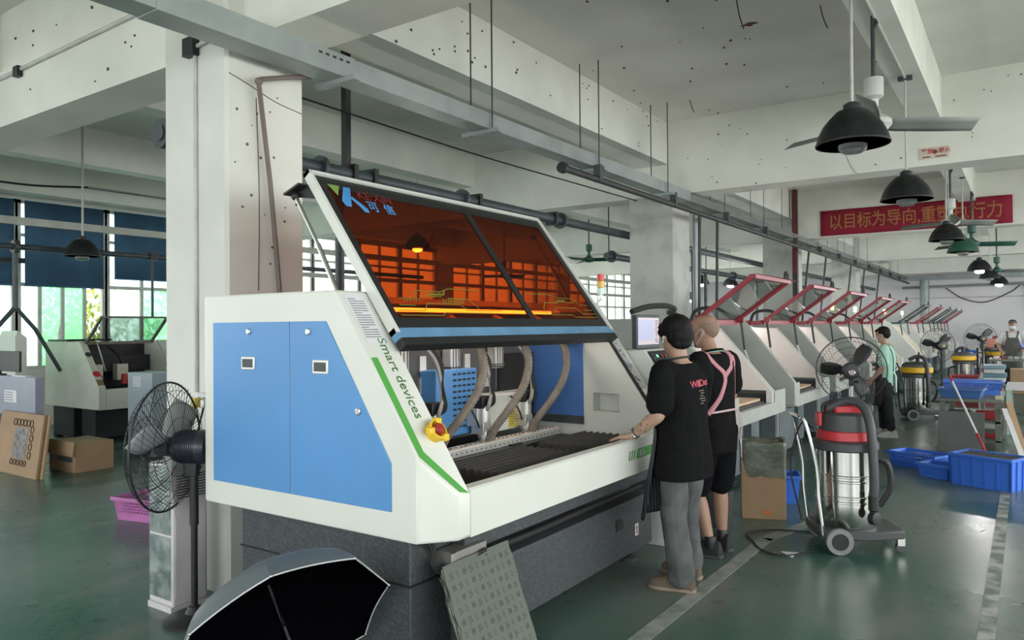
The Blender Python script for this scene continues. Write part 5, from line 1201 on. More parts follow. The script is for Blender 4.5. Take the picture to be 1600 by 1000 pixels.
MB().tube(spline([(-4.0, 3.75, 3.46), (-4.03, 3.35, 3.355), (-4.03, 3.04, 3.255)], 4) + [Vector((-4.03, 3.02, 3.22)), Vector((-4.05, 3.12, 2.6)), Vector((-4.05, 3.19, 1.9)), Vector((-4.05, 3.20, 1.0))], .016, 8).build('pipe_run', mat('brown_pipe', (.15, .12, .105), .5), bp_)
MB().ball((-4.03, 3.02, 3.235), .026, 12, 8).build('elbow', bpy.data.materials['brown_pipe'], bp_)
bc = thing('black_cable', 'black cable sagging under the beam above the blinds', 'cable', (-13.5, 5.5, 4.2))
MB().tube(spline([(-13.58, 3.4, 4.28), (-13.58, 4.6, 4.10), (-13.58, 5.6, 4.07), (-13.58, 6.6, 4.17)]), .018, 6).build('cable_run', M_rubber, bc); MB().tube([(-13.58, 6.6, 4.17), (-13.58, 10, 4.17)], .022, 6).build('rail', M_gal, bc)
tc_ = thing('thin_wire', 'thin dark wire strung along the beam below the trunking', 'cable', (-4.6, 6, 3.2))
MB().tube(spline([(-4.62, 3.5, 3.45), (-4.62, 6.0, 3.42), (-4.62, 8.2, 3.44), (-4.62, 9.9, 3.46)]), .008, 5).build('cable_run', M_rubber, tc_)
for i, (x, y, z0, z1) in enumerate(((-2.08, 6.55, 4.25, 4.52), (-1.5, 7.1, 4.30, 4.52), (-1.25, 4.6, 4.3, 4.52), (-3.5, 9.1, 4.35, 4.52))):
    tag(MB().tube(spline([(x, y, z1), (x + .02, y + .01, (z0 + z1) / 2), (x + .06, y, z0)], 4), .005, 5).build('loose_wire', M_rubber), 'short loose wire end hanging from the ceiling slab', 'wire', 'loose wire ends in the ceiling')
# ================================================================== people
from mathutils import noise as _noise
from mathutils.bvhtree import BVHTree
M_skin = mat('skin', (.40, .25, .18), .55, var=.06, scale=14); M_skin2 = mat('tanned_skin', (.34, .20, .14), .55, var=.06, scale=14)
M_hair = mat('black_hair', (.004, .004, .0045), .6, spec=.22, var=.3, scale=60, bump=.5, bscale=160); M_stub = mat('shaved_scalp', (.27, .175, .13), .7, scale=140, col2=(.205, .135, .105))
M_tee = mat('black_cotton', (.0075, .0075, .0085), .95, spec=.12, var=.15, scale=20, bump=.2, bscale=30); M_short = mat('black_twill', (.006, .006, .008), .95, spec=.1)
M_jean = mat('grey_washed_denim', (.072, .075, .078), .9, spec=.2, scale=7, col2=(.135, .138, .142), bump=.35, bscale=26, lo=.35, hi=.75)
M_apron_n = None
def pinstripe():
    m = mat('navy_pinstripe_cloth', (.022, .026, .036), .85); nt = m.node_tree; N, L = nt.nodes, nt.links; b = N['Principled BSDF']
    tc = N.new('ShaderNodeTexCoord'); wv = N.new('ShaderNodeTexWave'); wv.bands_direction = 'X'; wv.inputs['Scale'].default_value = 17; mp = N.new('ShaderNodeMapping'); mp.inputs['Rotation'].default_value = (0, 0, R(-38)); L.new(tc.outputs['Object'], mp.inputs[0]); L.new(mp.outputs[0], wv.inputs[0])
    cr = N.new('ShaderNodeValToRGB'); cr.color_ramp.elements[0].position = .88; cr.color_ramp.elements[1].position = .97
    cr.color_ramp.elements[0].color = (.020, .024, .034, 1); cr.color_ramp.elements[1].color = (.13, .145, .17, 1); L.new(wv.outputs['Fac'], cr.inputs[0]); L.new(cr.outputs[0], b.inputs['Base Color']); return m
def gingham():
    m = mat('pink_check_cloth', (.55, .25, .29), .85); nt = m.node_tree; N, L = nt.nodes, nt.links; b = N['Principled BSDF']
    tc = N.new('ShaderNodeTexCoord'); ck = N.new('ShaderNodeTexChecker'); ck.inputs['Scale'].default_value = 150; ck.inputs[1].default_value = (.62, .30, .34, 1); ck.inputs[2].default_value = (.42, .16, .20, 1)
    L.new(tc.outputs['Object'], ck.inputs[0]); L.new(ck.outputs[0], b.inputs['Base Color']); return m
def remesh(mb, name, voxel, m, parent, smooth=3, fac=.5, jit=0., jscale=9., stretch=(1, 1, 1)):
    """fuse the closed lofts of mb into one continuous skin"""
    bmesh.ops.recalc_face_normals(mb.bm, faces=mb.bm.faces)
    me = bpy.data.meshes.new('tmp'); mb.bm.to_mesh(me); mb.bm.free()
    o = bpy.data.objects.new('tmp', me); COL.objects.link(o)
    q = o.modifiers.new('r', 'REMESH'); q.mode = 'VOXEL'; q.voxel_size = voxel; q.adaptivity = 0
    q = o.modifiers.new('s', 'SMOOTH'); q.factor = fac; q.iterations = smooth
    dg = bpy.context.evaluated_depsgraph_get(); dg.update()
    me2 = bpy.data.meshes.new_from_object(o.evaluated_get(dg)); bpy.data.objects.remove(o); me2.materials.clear()
    if jit:
        ns = [v.normal.copy() for v in me2.vertices]
        for v, n in zip(me2.vertices, ns):
            p = Vector((v.co.x * stretch[0], v.co.y * stretch[1], v.co.z * stretch[2])) * jscale
            v.co += n * jit * _noise.noise(p)
    me2.name = name
    return link(name, me2, m, parent, ang=180)
def loft(mb, secs, n=20, cap=True):
    """secs: (centre, half depth x, half width y[, tilt matrix])"""
    rs = []
    for s in secs:
        c = Vector(s[0]); M_ = s[3] if len(s) > 3 else None
        r = []
        for j in range(n):
            a = 2 * pi * j / n; e = .85
            p = Vector((math.copysign(abs(cos(a)) ** e, cos(a)) * s[1], math.copysign(abs(sin(a)) ** e, sin(a)) * s[2], 0))
            r.append(c + (M_ @ p if M_ else p))
        rs.append(r)
    return mb.rings(rs, cap)
def limb(mb, pts, rad, n=14, k=5):
    P = spline(pts, k); m = len(pts) - 1; rr = []
    for i in range(len(P)):
        t = i / (len(P) - 1) * m; a = min(int(t), m - 1); f = t - a; f = f * f * (3 - 2 * f); rr.append(rad[a] * (1 - f) + rad[a + 1] * f)
    mb.tube(P, rr, n); mb.ball(P[0], rr[0], n, 8); mb.ball(P[-1], rr[-1], n, 8)
def hand(mb, wrist, fwd, nrm, thumb, curl=.35, s=1.):
    """fwd along the fingers, nrm out of the palm, thumb towards the thumb side"""
    f = Vector(fwd).normalized(); n = Vector(nrm); n = (n - f * n.dot(f)).normalized(); t = Vector(thumb); t = (t - f * t.dot(f) - n * t.dot(n)).normalized()
    w = Vector(wrist); rs = []
    for d, hw, hh in ((-.01, .024, .019), (.02, .031, .018), (.055, .039, .015), (.085, .040, .012)):
        c = w + f * d * s; rs.append([c + (t * cos(a) * hw + n * sin(a) * hh) * s for a in [2 * pi * j / 14 for j in range(14)]])
    mb.rings(rs)
    for o, L, r in ((.030, .070, .0088), (.010, .078, .0090), (-.011, .072, .0087), (-.030, .058, .0080)):
        p = w + (f * .078 + t * o) * s; d = (f + t * o * 2.2).normalized(); pts = [p]; c = curl
        for seg, kk in ((.45, .5), (.32, 1.0), (.23, 1.5)):
            a = c * kk; dd = d * cos(a) + n * sin(a); p = p + dd * L * seg * s; pts.append(p)
        mb.tube(pts, [r * s, r * .98 * s, r * .92 * s, r * .8 * s], 10); mb.ball(pts[-1], r * .8 * s, 8, 6)
        for q in pts[1:-1]: mb.ball(q, r * s, 8, 6)
    p = w + (f * .022 + t * .026) * s; pts = [p, p + (f * .022 + t * .022 + n * .008) * s, p + (f * .048 + t * .030 + n * .014) * s, p + (f * .070 + t * .030 + n * .016) * s]
    mb.tube(pts, [.014 * s, .0115 * s, .010 * s, .008 * s], 10); mb.ball(pts[-1], .008 * s, 8, 6)
def head(mb, H, yaw, pitch):
    M_ = Euler((0, pitch, yaw)).to_matrix()
    def P(x, y, z): return H + M_ @ Vector((x, y, z))
    loft(mb, [(P(.028, 0, -.118), .030, .026, M_), (P(.030, 0, -.105), .050, .042, M_), (P(.022, 0, -.075), .070, .056, M_), (P(.012, 0, -.04), .082, .066, M_), (P(.004, 0, 0), .092, .072, M_),
              (P(.0, 0, .04), .098, .076, M_), (P(-.004, 0, .075), .094, .074, M_), (P(-.008, 0, .105), .074, .060, M_), (P(-.01, 0, .122), .036, .030, M_)], 22)
    mb.ball(P(-.028, 0, .03), (.078, .072, .085), 18, 12, (0, pitch, yaw))
    mb.hull([P(.086, .008, .012), P(.086, -.008, .012), P(.112, .010, -.034), P(.112, -.010, -.034), P(.084, .017, -.040), P(.084, -.017, -.040), P(.116, 0, -.028)])
    for s in (1, -1):
        mb.ball(P(.083, s * .030, .024), (.012, .022, .008), 10, 6, (0, pitch, yaw)); mb.ball(P(.070, s * .040, -.012), (.02, .02, .018), 10, 8)
        mb.ball(P(-.004, s * .073, -.004), (.019, .008, .033), 12, 8, (0, pitch, yaw)); mb.ball(P(.0, s * .073, -.028), (.010, .008, .012), 10, 6)
    mb.ball(P(.085, 0, -.062), (.012, .024, .006), 10, 6, (0, pitch, yaw)); mb.ball(P(.084, 0, -.074), (.011, .020, .006), 10, 6, (0, pitch, yaw)); mb.ball(P(.070, 0, -.10), (.018, .022, .016), 10, 8)
    return P
def shoe(name, t, ankle, yaw, m, msole, L=.285):
    M_ = Euler((0, 0, yaw)).to_matrix(); a = Vector((ankle[0], ankle[1], 0))
    def P(x, y, z): return a + M_ @ Vector((x, y, z))
    q = MB(); rs = []
    for x, w, h in ((-.085, .026, .055), (-.07, .036, .085), (-.02, .040, .100), (.04, .043, .085), (.10, .047, .062), (.15, .046, .050), (.185, .034, .042), (.20, .016, .034)):
        rs.append([P(x, w * cos(b) , .014 + max(0, 1.22 * h * sin(b)) if sin(b) > 0 else .014) for b in [2 * pi * j / 16 for j in range(16)]])
    q.rings(rs); s = remesh(q, name, .006, m, t, 2)
    k = MB(); out = [(-.092, .0), (-.088, .030), (-.03, .040), (.04, .042), (.11, .051), (.16, .048), (.195, .030), (.208, 0), (.195, -.030), (.16, -.048), (.11, -.051), (.04, -.042), (-.03, -.040), (-.088, -.030)]
    k.rings([[P(x, y, 0) for x, y in out], [P(x * 1.01, y * 1.02, .024) for x, y in out]]).build('sole', msole, s, bevel=.006)
    l = MB()
    for i in range(4): l.tube(spline([P(.03 + i * .022, -.026, .098 - i * .011), P(.035 + i * .022, 0, .121 - i * .012), P(.03 + i * .022, .026, .098 - i * .011)], 4), .003, 5)
    l.build('laces', msole, s); return s
def body(t, J, skin, yaw, pitch, hands=True):
    q = MB(); pv, ch, nk = Vector(J['pelvis']), Vector(J['chest']), Vector(J['neck'])
    def C_(z): f = (z - pv.z) / (ch.z - pv.z); return Vector((pv.x + (ch.x - pv.x) * f, pv.y + (ch.y - pv.y) * f, z))
    loft(q, [(C_(pv.z - .10), .085, .14), (C_(pv.z), .108, .160), (C_(pv.z + .14), .095, .140), (C_(ch.z - .05), .112, .158), (C_(ch.z + .06), .105, .168), (C_(ch.z + .13), .075, .13), (C_(ch.z + .165), .055, .07)])
    H = Vector(J['head']); q.tube([C_(ch.z + .12), nk, H + Vector((-.015, 0, -.06))], [.066, .054, .054], 16)
    P = head(q, H, yaw, pitch)
    for s, k in ((1, 'l'), (-1, 'r')):
        limb(q, [C_(ch.z + .10) + Vector((0, s * .10, 0)), J['sh' + k], lerp(J['sh' + k], J['el' + k], .5), J['el' + k], lerp(J['el' + k], J['wr' + k], .35), J['wr' + k]], [.06, .056, .046, .037, .040, .026])
        if hands: hand(q, J['wr' + k], J['hf' + k], J['hn' + k], J['ht' + k], J.get('curl' + k, .35))
        limb(q, [J['hip' + k], lerp(J['hip' + k], J['kn' + k], .5), J['kn' + k], lerp(J['kn' + k], J['an' + k], .32), J['an' + k]], [.088, .074, .054, .056, .036])
        a = Vector(J['an' + k]); y = J['ft' + k]; q.ball(a + Vector((cos(y) * .05, sin(y) * .05, -.045)), (.10, .034, .032), 12, 8, (0, 0, y))
    return remesh(q, 'body', .0062, skin, t, 2), P, C_
def tee(t, J, C_, m, hem, sleeve=.62, flare=1.0, name='shirt', jit=.010):
    q = MB(); pv, ch = Vector(J['pelvis']), Vector(J['chest'])
    loft(q, [(C_(hem), .128 * flare, .178 * flare), (C_(hem + .10), .130 * flare, .178 * flare), (C_(pv.z + .14), .124, .172), (C_(ch.z - .05), .132, .178), (C_(ch.z + .05), .124, .186), (C_(ch.z + .12), .092, .145), (C_(ch.z + .155), .072, .088)])
    for s, k in ((1, 'l'), (-1, 'r')):
        a, b = Vector(J['sh' + k]), Vector(J['el' + k]); e = lerp(a, b, sleeve)
        limb(q, [C_(ch.z + .09) + Vector((0, s * .10, 0)), a + Vector((0, 0, .004)), lerp(a, e, .6), e], [.075, .074, .078, .084])
    return remesh(q, name, .008, m, t, 3, jit=jit, jscale=11, stretch=(1, 1, .55))
def trousers(t, J, m, low, radii, name='trousers', waist=None, jit=.010, jscale=12):
    q = MB(); pv = Vector(J['pelvis'])
    loft(q, [(pv + Vector((0, 0, -.10)), .115, .165), (pv, .112, .160), (pv + Vector((0, 0, .05)), .100, .148)])
    for k in 'lr':
        h, kn, an = Vector(J['hip' + k]), Vector(J['kn' + k]), Vector(J['an' + k])
        pts = [h, lerp(h, kn, .5), kn]
        if low > 1: pts += [lerp(kn, an, .5), lerp(kn, an, low - 1)]
        else: pts[-1] = lerp(h, kn, low)
        limb(q, pts, radii[:len(pts)])
    return remesh(q, name, .008, m, t, 3, jit=jit, jscale=jscale, stretch=(1, 1, .8))
def on_cloth(name, me, target, m, origin, right, up, lift=.003, parent=None):
    """lay flat lettering onto the cloth surface behind it"""
    r = Vector(right).normalized(); u = Vector(up); u = (u - r * u.dot(r)).normalized(); n = r.cross(u); o = Vector(origin)
    me.transform(Matrix(((r.x, u.x, n.x, o.x), (r.y, u.y, n.y, o.y), (r.z, u.z, n.z, o.z), (0, 0, 0, 1))))
    bv = BVHTree.FromPolygons([v.co.copy() for v in target.data.vertices], [tuple(p.vertices) for p in target.data.polygons])
    for v in me.vertices:
        d = (v.co - o).dot(n); b = v.co - n * d
        hit = bv.ray_cast(b + n * .3, -n)
        if hit[0] is not None: v.co = hit[0] + n * (lift + max(0, d))
    return link(name, me, m, parent or target, smooth=False)
def ribbon(target, pts, w, name, m, parent, lift=.004, up=None, n=8, th=.004):
    """a strap that hugs the surface of target along pts"""
    bv = BVHTree.FromPolygons([v.co.copy() for v in target.data.vertices], [tuple(p.vertices) for p in target.data.polygons])
    P = spline(pts, n); q = []
    for i, p in enumerate(P):
        loc, nr, _, _ = bv.find_nearest(p); tn = (P[min(i + 1, len(P) - 1)] - P[max(i - 1, 0)]).normalized(); sd = tn.cross(nr).normalized()
        row = []
        for s in (-1, 0, 1):
            l2, n2, _, _ = bv.find_nearest(loc + sd * w / 2 * s + nr * .01); row.append(l2 + n2 * lift)
        q.append(row)
    return MB().grid(q).build(name, m, parent, solid=th, ang=180)
def hair_cap(t, H, yaw, pitch, blobs, name='hair', vox=.006, jit=.004):
    M_ = Euler((0, pitch, yaw)).to_matrix(); q = MB()
    for c, r in blobs: q.ball(H + M_ @ Vector(c), r, 18, 12, (0, pitch, yaw))
    return remesh(q, name, vox, M_hair, t, 2, jit=jit, jscale=55, stretch=(1, 1, .35))
def eyes(t, P, m=None):
    for s in (1, -1):
        e = MB().ball(P(.083, s * .031, .006), .010, 10, 8).build('eye', M_paper, t); MB().ball(P(.0895, s * .031, .006), .0052, 8, 6).build('iris', M_black, e)
        MB().tube(spline([P(.094, s * .014, .026), P(.094, s * .032, .032), P(.082, s * .050, .024)], 4), .004, 6).build('eyebrow', M_hair, t)
def mask(t, P, m):
    q = MB(); G = []
    for i in range(9):
        a = -1.15 + 2.3 * i / 8; G.append([P(.012 + (.088 + b) * cos(a) ** .8, .079 * sin(a), z) for z, b in ((-.022, .012), (-.045, .024), (-.075, .016), (-.105, .0))])
    k = q.grid(G).build('face_mask', m, t, solid=.003)
    for s in (1, -1): MB().tube(spline([P(.045, s * .072, -.03), P(.0, s * .085, .02), P(-.02, s * .082, .0), P(.0, s * .082, -.04), P(.04, s * .070, -.09)], 5), .0016, 5).build('ear_loop', m, k)

# ---- man with bowl cut hair leaning a hand on the rail
m1 = thing('person', 'person with black bowl cut hair and grey jeans resting a hand on the white rail', 'person')
J = dict(pelvis=(-.02, 0, .90), chest=(-.015, 0, 1.26), neck=(.005, 0, 1.45), head=(.035, 0, 1.585),
         shl=(-.02, .185, 1.36), ell=(-.075, .265, 1.12), wrl=(.095, .335, .975), hfl=(1, .38, -.20), hnl=(-.1, 0, -1), htl=(0, -1, 0), curll=.22,
         shr=(-.02, -.185, 1.36), elr=(.09, -.26, 1.13), wrr=(.30, -.20, 1.12), hfr=(1, .2, .0), hnr=(0, .3, -1), htr=(0, 1, 0), curlr=.6,
         hipl=(-.03, .085, .88), knl=(-.01, .075, .48), anl=(-.035, .045, .09), ftl=.55, hipr=(-.02, -.085, .88), knr=(.07, -.13, .48), anr=(.11, -.19, .09), ftr=.2)
b1, P1, C1 = body(m1, J, M_skin, -.22, .10)
sh1 = tee(m1, J, C1, M_tee, .70, .74, 1.12)
tr1 = trousers(m1, J, M_jean, 1.96, [.088, .090, .082, .080, .088], jit=.014, jscale=12)
shoe('shoe', m1, J['anl'], .55, mat('tan_suede', (.11, .082, .058), .85, bump=.3), mat('beige_sole', (.24, .19, .14), .8)); shoe('shoe', m1, J['anr'], .2, bpy.data.materials['tan_suede'], bpy.data.materials['beige_sole'])
hair_cap(m1, Vector(J['head']), -.22, .10, [((-.018, 0, .050), (.108, .096, .093)), ((-.050, 0, .005), (.080, .090, .085)), ((-.062, 0, -.045), (.052, .074, .045)), ((.060, 0, .062), (.052, .080, .042)), ((.030, .062, .030), (.055, .030, .035)), ((.030, -.062, .030), (.055, .030, .035))])
eyes(m1, P1)
ep = MB().ball(P1(.004, .085, -.006), (.010, .007, .010), 10, 8).tube([P1(.006, .087, -.010), P1(.016, .083, -.038)], .0042, 8).build('earbud', M_paper, m1)
MB().tube([P1(0, 0, -.13) + Vector((.0 + .078 * cos(a), .072 * sin(a), -.018 - .018 * cos(a))) for a in [2 * pi * i / 24 for i in range(24)]], .007, 7, closed=True).build('neck_cord', mat('dark_neck_cord', (.03, .035, .02), .8), m1)
# apron hanging in front and round the left hip
M_apron_n = pinstripe()
G = []
for i in range(15):
    a = -1.5 + 3.15 * i / 14; row = []
    for z, g, dx in ((1.03, .020, .0), (.92, .028, .0), (.78, .045, .02), (.60, .060, .045), (.42, .072, .07)):
        c = C1(max(z, .8)); wv = .006 * sin(i * 1.5 + z * 4) * (1.05 - z) * 2; row.append(Vector((c.x + dx + (.132 + g + wv) * cos(a * .8), c.y + (.186 + g * .6 + wv) * sin(a * .8), z)))
    G.append(row)
ap = MB().grid(G).build('apron', M_apron_n, m1, solid=.004, sub=1, ang=180)
tt = text_mesh('WillDer.', .058, spacing=.86, bold=.0012)
on_cloth('shirt_lettering', tt, sh1, mat('rose_print', (.42, .06, .09), .7), (-.2, .055, 1.285), (0, -1, .10), (0, 0, 1))
rr = random.Random(9); q = MB()
for i in range(6):
    w = rr.uniform(.03, .055); x = .035 + rr.random() * .02
    for s in range(5): q.poly([(x + w * s / 5, -.045 - i * .016, 0), (x + w * (s + .7) / 5, -.045 - i * .016, 0), (x + w * (s + .7) / 5, -.038 - i * .016, 0), (x + w * s / 5, -.038 - i * .016, 0)])
me = bpy.data.meshes.new('p'); q.bm.to_mesh(me); on_cloth('shirt_small_print', me, sh1, mat('beige_print', (.20, .16, .12), .7), (-.2, .030, 1.285), (0, -1, .10), (0, 0, 1))
w_ = Vector(J['wrl']); ax = (Vector(J['wrl']) - Vector(J['ell'])).normalized()
MB().lathe([(.031, -.012), (.033, -.010), (.033, .0), (.031, .002)], w_ - ax * .015, ax, 20).build('bracelet', M_chrome, m1); MB().lathe([(.034, -.03), (.036, -.027), (.034, -.024)], w_ - ax * .01, ax, 20).build('beads', M_dark, m1)
q = MB(); rr = random.Random(2)
bvb = BVHTree.FromPolygons([v.co.copy() for v in b1.data.vertices], [tuple(p.vertices) for p in b1.data.polygons])
for i in range(46):
    f = rr.uniform(.18, .78); a = rr.uniform(-1.5, 1.5); c = lerp(J['ell'], J['wrl'], f); d = Vector((.2, cos(a), sin(a) * .9)).normalized(); h = bvb.ray_cast(c + d * .2, -d)
    if h[0] is not None:
        n = h[1]; u = n.orthogonal().normalized(); v = n.cross(u); r = rr.uniform(.004, .009)
        q.poly([h[0] + n * .0012 + (u * cos(k * 1.047 + i) * (r if k % 2 else r * .45) + v * sin(k * 1.047 + i) * (r if k % 2 else r * .45)) for k in range(6)])
q.build('forearm_tattoo', mat('tattoo_ink', (.10, .075, .065), .7), b1)
MB().tube([Vector(J['wrr']) + Vector((.09, .03, -.03)), Vector(J['wrr']) + Vector((.13, .06, .06))], .005, 8).build('red_pen', mat('red_pen', (.6, .03, .05), .4), m1)
place(m1, (-1.815, 4.50, 0), R(160))

# ---- man with shaved head, pink apron straps and shorts
m2 = thing('person', 'person with shaved head, pink apron straps over black shirt, black shorts and bare calves', 'person')
J = dict(pelvis=(-.01, 0, .92), chest=(.0, 0, 1.29), neck=(.02, 0, 1.475), head=(.065, .0, 1.605),
         shl=(-.01, .19, 1.385), ell=(.03, .27, 1.12), wrl=(.17, .12, 1.03), hfl=(.25, -1, -.1), hnl=(-1, -.2, 0), htl=(0, 0, 1),
         shr=(-.01, -.19, 1.385), elr=(.03, -.27, 1.12), wrr=(.18, -.12, 1.07), hfr=(.25, 1, -.1), hnr=(-1, .2, 0), htr=(0, 0, 1),
         hipl=(-.02, .09, .88), knl=(.065, .115, .47), anl=(-.05, .11, .09), ftl=.35, hipr=(-.02, -.09, .88), knr=(.02, -.10, .48), anr=(.01, -.11, .09), ftr=-.15)
b2, P2, C2 = body(m2, J, M_skin2, .28, .05)
sh2 = tee(m2, J, C2, M_tee, .74, .66, 1.03, jit=.007)
tr2 = trousers(m2, J, M_short, .93, [.108, .106, .104], 'shorts', jit=.012)
hd = Vector(J['head']); Mh = Euler((0, .05, .28)).to_matrix(); q = MB()
q.ball(hd + Mh @ Vector((-.012, 0, .046)), (.0955, .0785, .080), 20, 12, (0, .05, .28)).ball(hd + Mh @ Vector((-.032, 0, .026)), (.079, .0745, .082), 18, 12, (0, .05, .28))
remesh(q, 'cropped_hair', .006, M_stub, m2, 2)
eyes(m2, P2); mask(m2, P2, mat('pale_mask', (.62, .64, .66), .8))
MB().tube([C2(1.29 + .155) + Vector((.078 * cos(a) + .006, .088 * sin(a), .012 - .02 * cos(a))) for a in [2 * pi * i / 24 for i in range(24)]], .012, 8, closed=True).build('collar', M_tee, m2)
MB().tube([C2(1.29 + .155) + Vector((.086 * cos(a) + .006, .096 * sin(a), .004 - .02 * cos(a))) for a in [2 * pi * i / 24 for i in range(24)]], .004, 6, closed=True).build('collar_stripe', mat('mint_stripe', (.35, .6, .5), .7), m2)
M_pinkc = gingham()
cx = Vector((-.16, .01, 1.30))
ribbon(sh2, [(.05, .11, 1.44), (-.04, .125, 1.435), (-.12, .085, 1.37), cx + Vector((0, .02, .01)), (-.16, .03, 1.25), (-.14, .09, 1.13), (-.08, .16, 1.02)], .036, 'apron_strap', M_pinkc, m2)
ribbon(sh2, [(.05, -.11, 1.44), (-.04, -.125, 1.435), (-.11, -.10, 1.38), cx], .036, 'apron_strap', M_pinkc, m2)
ribbon(sh2, [(-.05, -.145, 1.42), (-.10, -.155, 1.32), (-.10, -.165, 1.2), (-.08, -.17, 1.1), (-.05, -.18, 1.02)], .014, 'apron_strap', M_pinkc, m2)
ribbon(sh2, [(-.03, .17, 1.02), (-.13, .07, 1.04), (-.14, -.03, 1.045), (-.08, -.14, 1.04)], .014, 'apron_tie', mat('pale_pink_tape', (.6, .42, .45), .8), m2)
for dx, l in ((.0, .26), (.02, .34)): MB().tube(spline([(-.135, -.09 - dx, 1.045), (-.155, -.11 - dx, .98), (-.15, -.10 - dx * 1.5, .90), (-.16, -.115, 1.04 - l)], 5), .004, 5).build('tie_end', bpy.data.materials['pale_pink_tape'], m2)
G = []
for i in range(11):
    a = -1.25 + 2.5 * i / 10; G.append([Vector((C2(max(z, .8)).x + (.14 + g) * cos(a * .9), (.19 + g * .5) * sin(a * .9), z)) for z, g in ((1.22, .0), (1.05, .01), (.85, .02), (.60, .04))])
MB().grid(G).build('apron', M_pinkc, m2, solid=.004, sub=1, ang=180)
M_sneak = mat('black_sneaker_mesh', (.018, .018, .02), .7); M_sole2 = mat('dark_sole', (.06, .06, .06), .7)
shoe('shoe', m2, J['anl'], .35, M_sneak, M_sole2); shoe('shoe', m2, J['anr'], -.15, M_sneak, M_sole2)
for k in 'lr':
    a = Vector(J['an' + k]); MB().lathe([(.043, -.02), (.044, .01), (.043, .055), (.040, .06)], a, (0, 0, 1), 18).build('sock', M_black, m2)
place(m2, (-1.90, 5.33, 0), R(162))

# ---- man in mint green shirt
m3 = thing('person', 'person in mint green shirt and dark apron with a white mask, standing at the row', 'person')
J = dict(pelvis=(-.02, 0, .90), chest=(-.02, 0, 1.27), neck=(.0, 0, 1.45), head=(.03, 0, 1.585),
         shl=(-.02, .185, 1.365), ell=(-.02, .25, 1.10), wrl=(.15, .20, .90), hfl=(.6, -.2, -.8), hnl=(.3, -.9, -.2), htl=(1, 0, .3),
         shr=(-.02, -.185, 1.365), elr=(.0, -.24, 1.10), wrr=(.17, -.14, .90), hfr=(.6, .3, -.8), hnr=(.3, .9, -.2), htr=(1, 0, .3),
         hipl=(-.02, .09, .88), knl=(-.05, .10, .48), anl=(-.10, .10, .09), ftl=.2, hipr=(-.02, -.09, .88), knr=(.05, -.10, .48), anr=(.05, -.12, .09), ftr=-.2)
b3, P3, C3 = body(m3, J, M_skin, -.05, .12)
sh3 = tee(m3, J, C3, mat('mint_cotton', (.33, .56, .47), .85, var=.08), .80, .72, 1.0, jit=.008)
trousers(m3, J, mat('navy_black_cloth', (.010, .011, .016), .85), 1.82, [.100, .092, .080, .072, .064], jit=.012)
hair_cap(m3, Vector(J['head']), -.05, .12, [((-.020, 0, .055), (.103, .090, .085)), ((-.052, 0, .012), (.070, .082, .075)), ((.058, 0, .072), (.045, .070, .032))])
eyes(m3, P3); mask(m3, P3, bpy.data.materials['pale_mask'])
M_ap3 = mat('dark_brown_apron', (.030, .024, .026), .85); G = []
for i in range(13):
    a = -1.3 + 2.6 * i / 12; G.append([Vector((C3(max(z, .8)).x + (.135 + g) * cos(a * w), (.186 + g * .5) * sin(a * w), z)) for z, g, w in ((1.30, .0, .5), (1.12, .01, .8), (.95, .015, 1.15), (.75, .03, 1.15), (.48, .05, 1.1))])
MB().grid(G).build('apron', M_ap3, m3, solid=.004, sub=1, ang=180)
for s in (1, -1): ribbon(sh3, [(.10, s * .08, 1.33), (.03, s * .12, 1.42), (-.05, s * .13, 1.42), (-.12, s * .12, 1.32), (-.14, s * .10, 1.15), (-.13, s * .08, 1.02)], .016, 'apron_strap', M_ap3, m3, n=6)
MB().hull([(-.15, y, z) for y in (.02, .11) for z in (1.0, .70)] + [(-.175, y, z) for y in (.03, .12) for z in (.95, .70)]).build('rag', mat('pale_mint_rag', (.45, .62, .54), .85), m3, bevel=.01)
M_ws = mat('white_sneaker', (.48, .47, .44), .7)
shoe('shoe', m3, J['anl'], .2, M_ws, M_paper); shoe('shoe', m3, J['anr'], -.2, M_ws, M_paper)
m3.scale = (.94, .94, .94); place(m3, (-1.74, 12.2, 0), R(178))

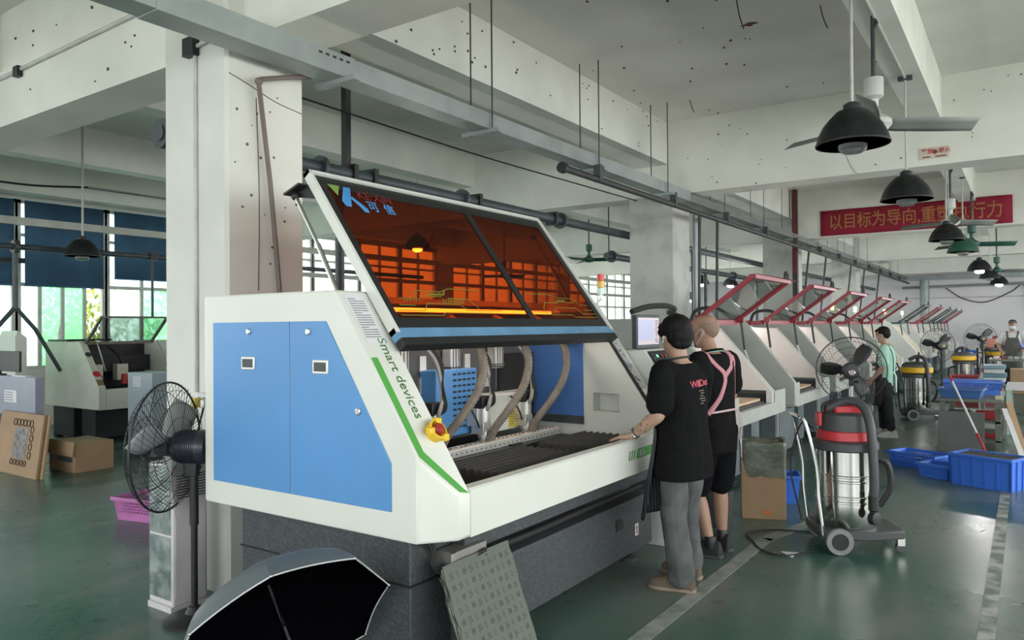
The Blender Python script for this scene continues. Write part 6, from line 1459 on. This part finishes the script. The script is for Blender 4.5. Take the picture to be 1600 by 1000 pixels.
# ---- man in cap and overalls behind the far bench
m4 = thing('person', 'person in dark cap and grey bib apron over a white shirt behind the far bench', 'person')
J = dict(pelvis=(0, 0, .92), chest=(.0, 0, 1.29), neck=(.01, 0, 1.475), head=(.03, 0, 1.61),
         shl=(0, .195, 1.385), ell=(-.03, .30, 1.14), wrl=(.16, .27, 1.03), hfl=(1, -.3, -.3), hnl=(0, -.4, -1), htl=(0, -1, .2),
         shr=(0, -.195, 1.385), elr=(-.04, -.31, 1.15), wrr=(.10, -.24, .98), hfr=(.8, .6, -.3), hnr=(0, .4, -1), htr=(0, 1, .2),
         hipl=(0, .09, .88), knl=(.02, .10, .48), anl=(-.02, .11, .09), ftl=.1, hipr=(0, -.09, .88), knr=(.02, -.10, .48), anr=(-.02, -.11, .09), ftr=-.1)
b4, P4, C4 = body(m4, J, M_skin, 0, .05)
sh4 = tee(m4, J, C4, mat('white_cotton', (.60, .60, .60), .85), .84, .70, 1.0, jit=.007)
trousers(m4, J, M_ap3, 1.95, [.105, .10, .09, .085, .082])
eyes(m4, P4); mask(m4, P4, bpy.data.materials['pale_mask'])
hd = Vector(J['head']); q = MB(); q.ball(hd + Vector((-.012, 0, .058)), (.105, .088, .075), 20, 12); q.hull([hd + Vector(v) for v in ((.07, .06, .055), (.07, -.06, .055), (.15, .045, .045), (.15, -.045, .045), (.17, 0, .045), (.07, .06, .068), (.07, -.06, .068), (.15, 0, .058))])
remesh(q, 'cap', .006, mat('charcoal_cap', (.03, .03, .033), .85), m4, 2)
M_ov = mat('grey_overall_cloth', (.085, .085, .08), .85); G = []
for i in range(13):
    a = -1.35 + 2.7 * i / 12; G.append([Vector((C4(max(z, .8)).x + (.138 + g) * cos(a * w), (.19 + g * .5) * sin(a * w), z)) for z, g, w in ((1.31, .0, .52), (1.20, .01, .62), (1.08, .015, .95), (.90, .02, 1.1), (.50, .05, 1.1))])
MB().grid(G).build('bib_apron', M_ov, m4, solid=.004, sub=1, ang=180)
for s in (1, -1): ribbon(sh4, [(.12, s * .085, 1.29), (.07, s * .11, 1.40), (-.03, s * .115, 1.43), (-.12, s * .08, 1.33)], .035, 'bib_strap', M_ov, m4, n=6)
shoe('shoe', m4, J['anl'], .1, M_sneak, M_sole2); shoe('shoe', m4, J['anr'], -.1, M_sneak, M_sole2)
place(m4, (-.30, 21.75, 0), R(-95))
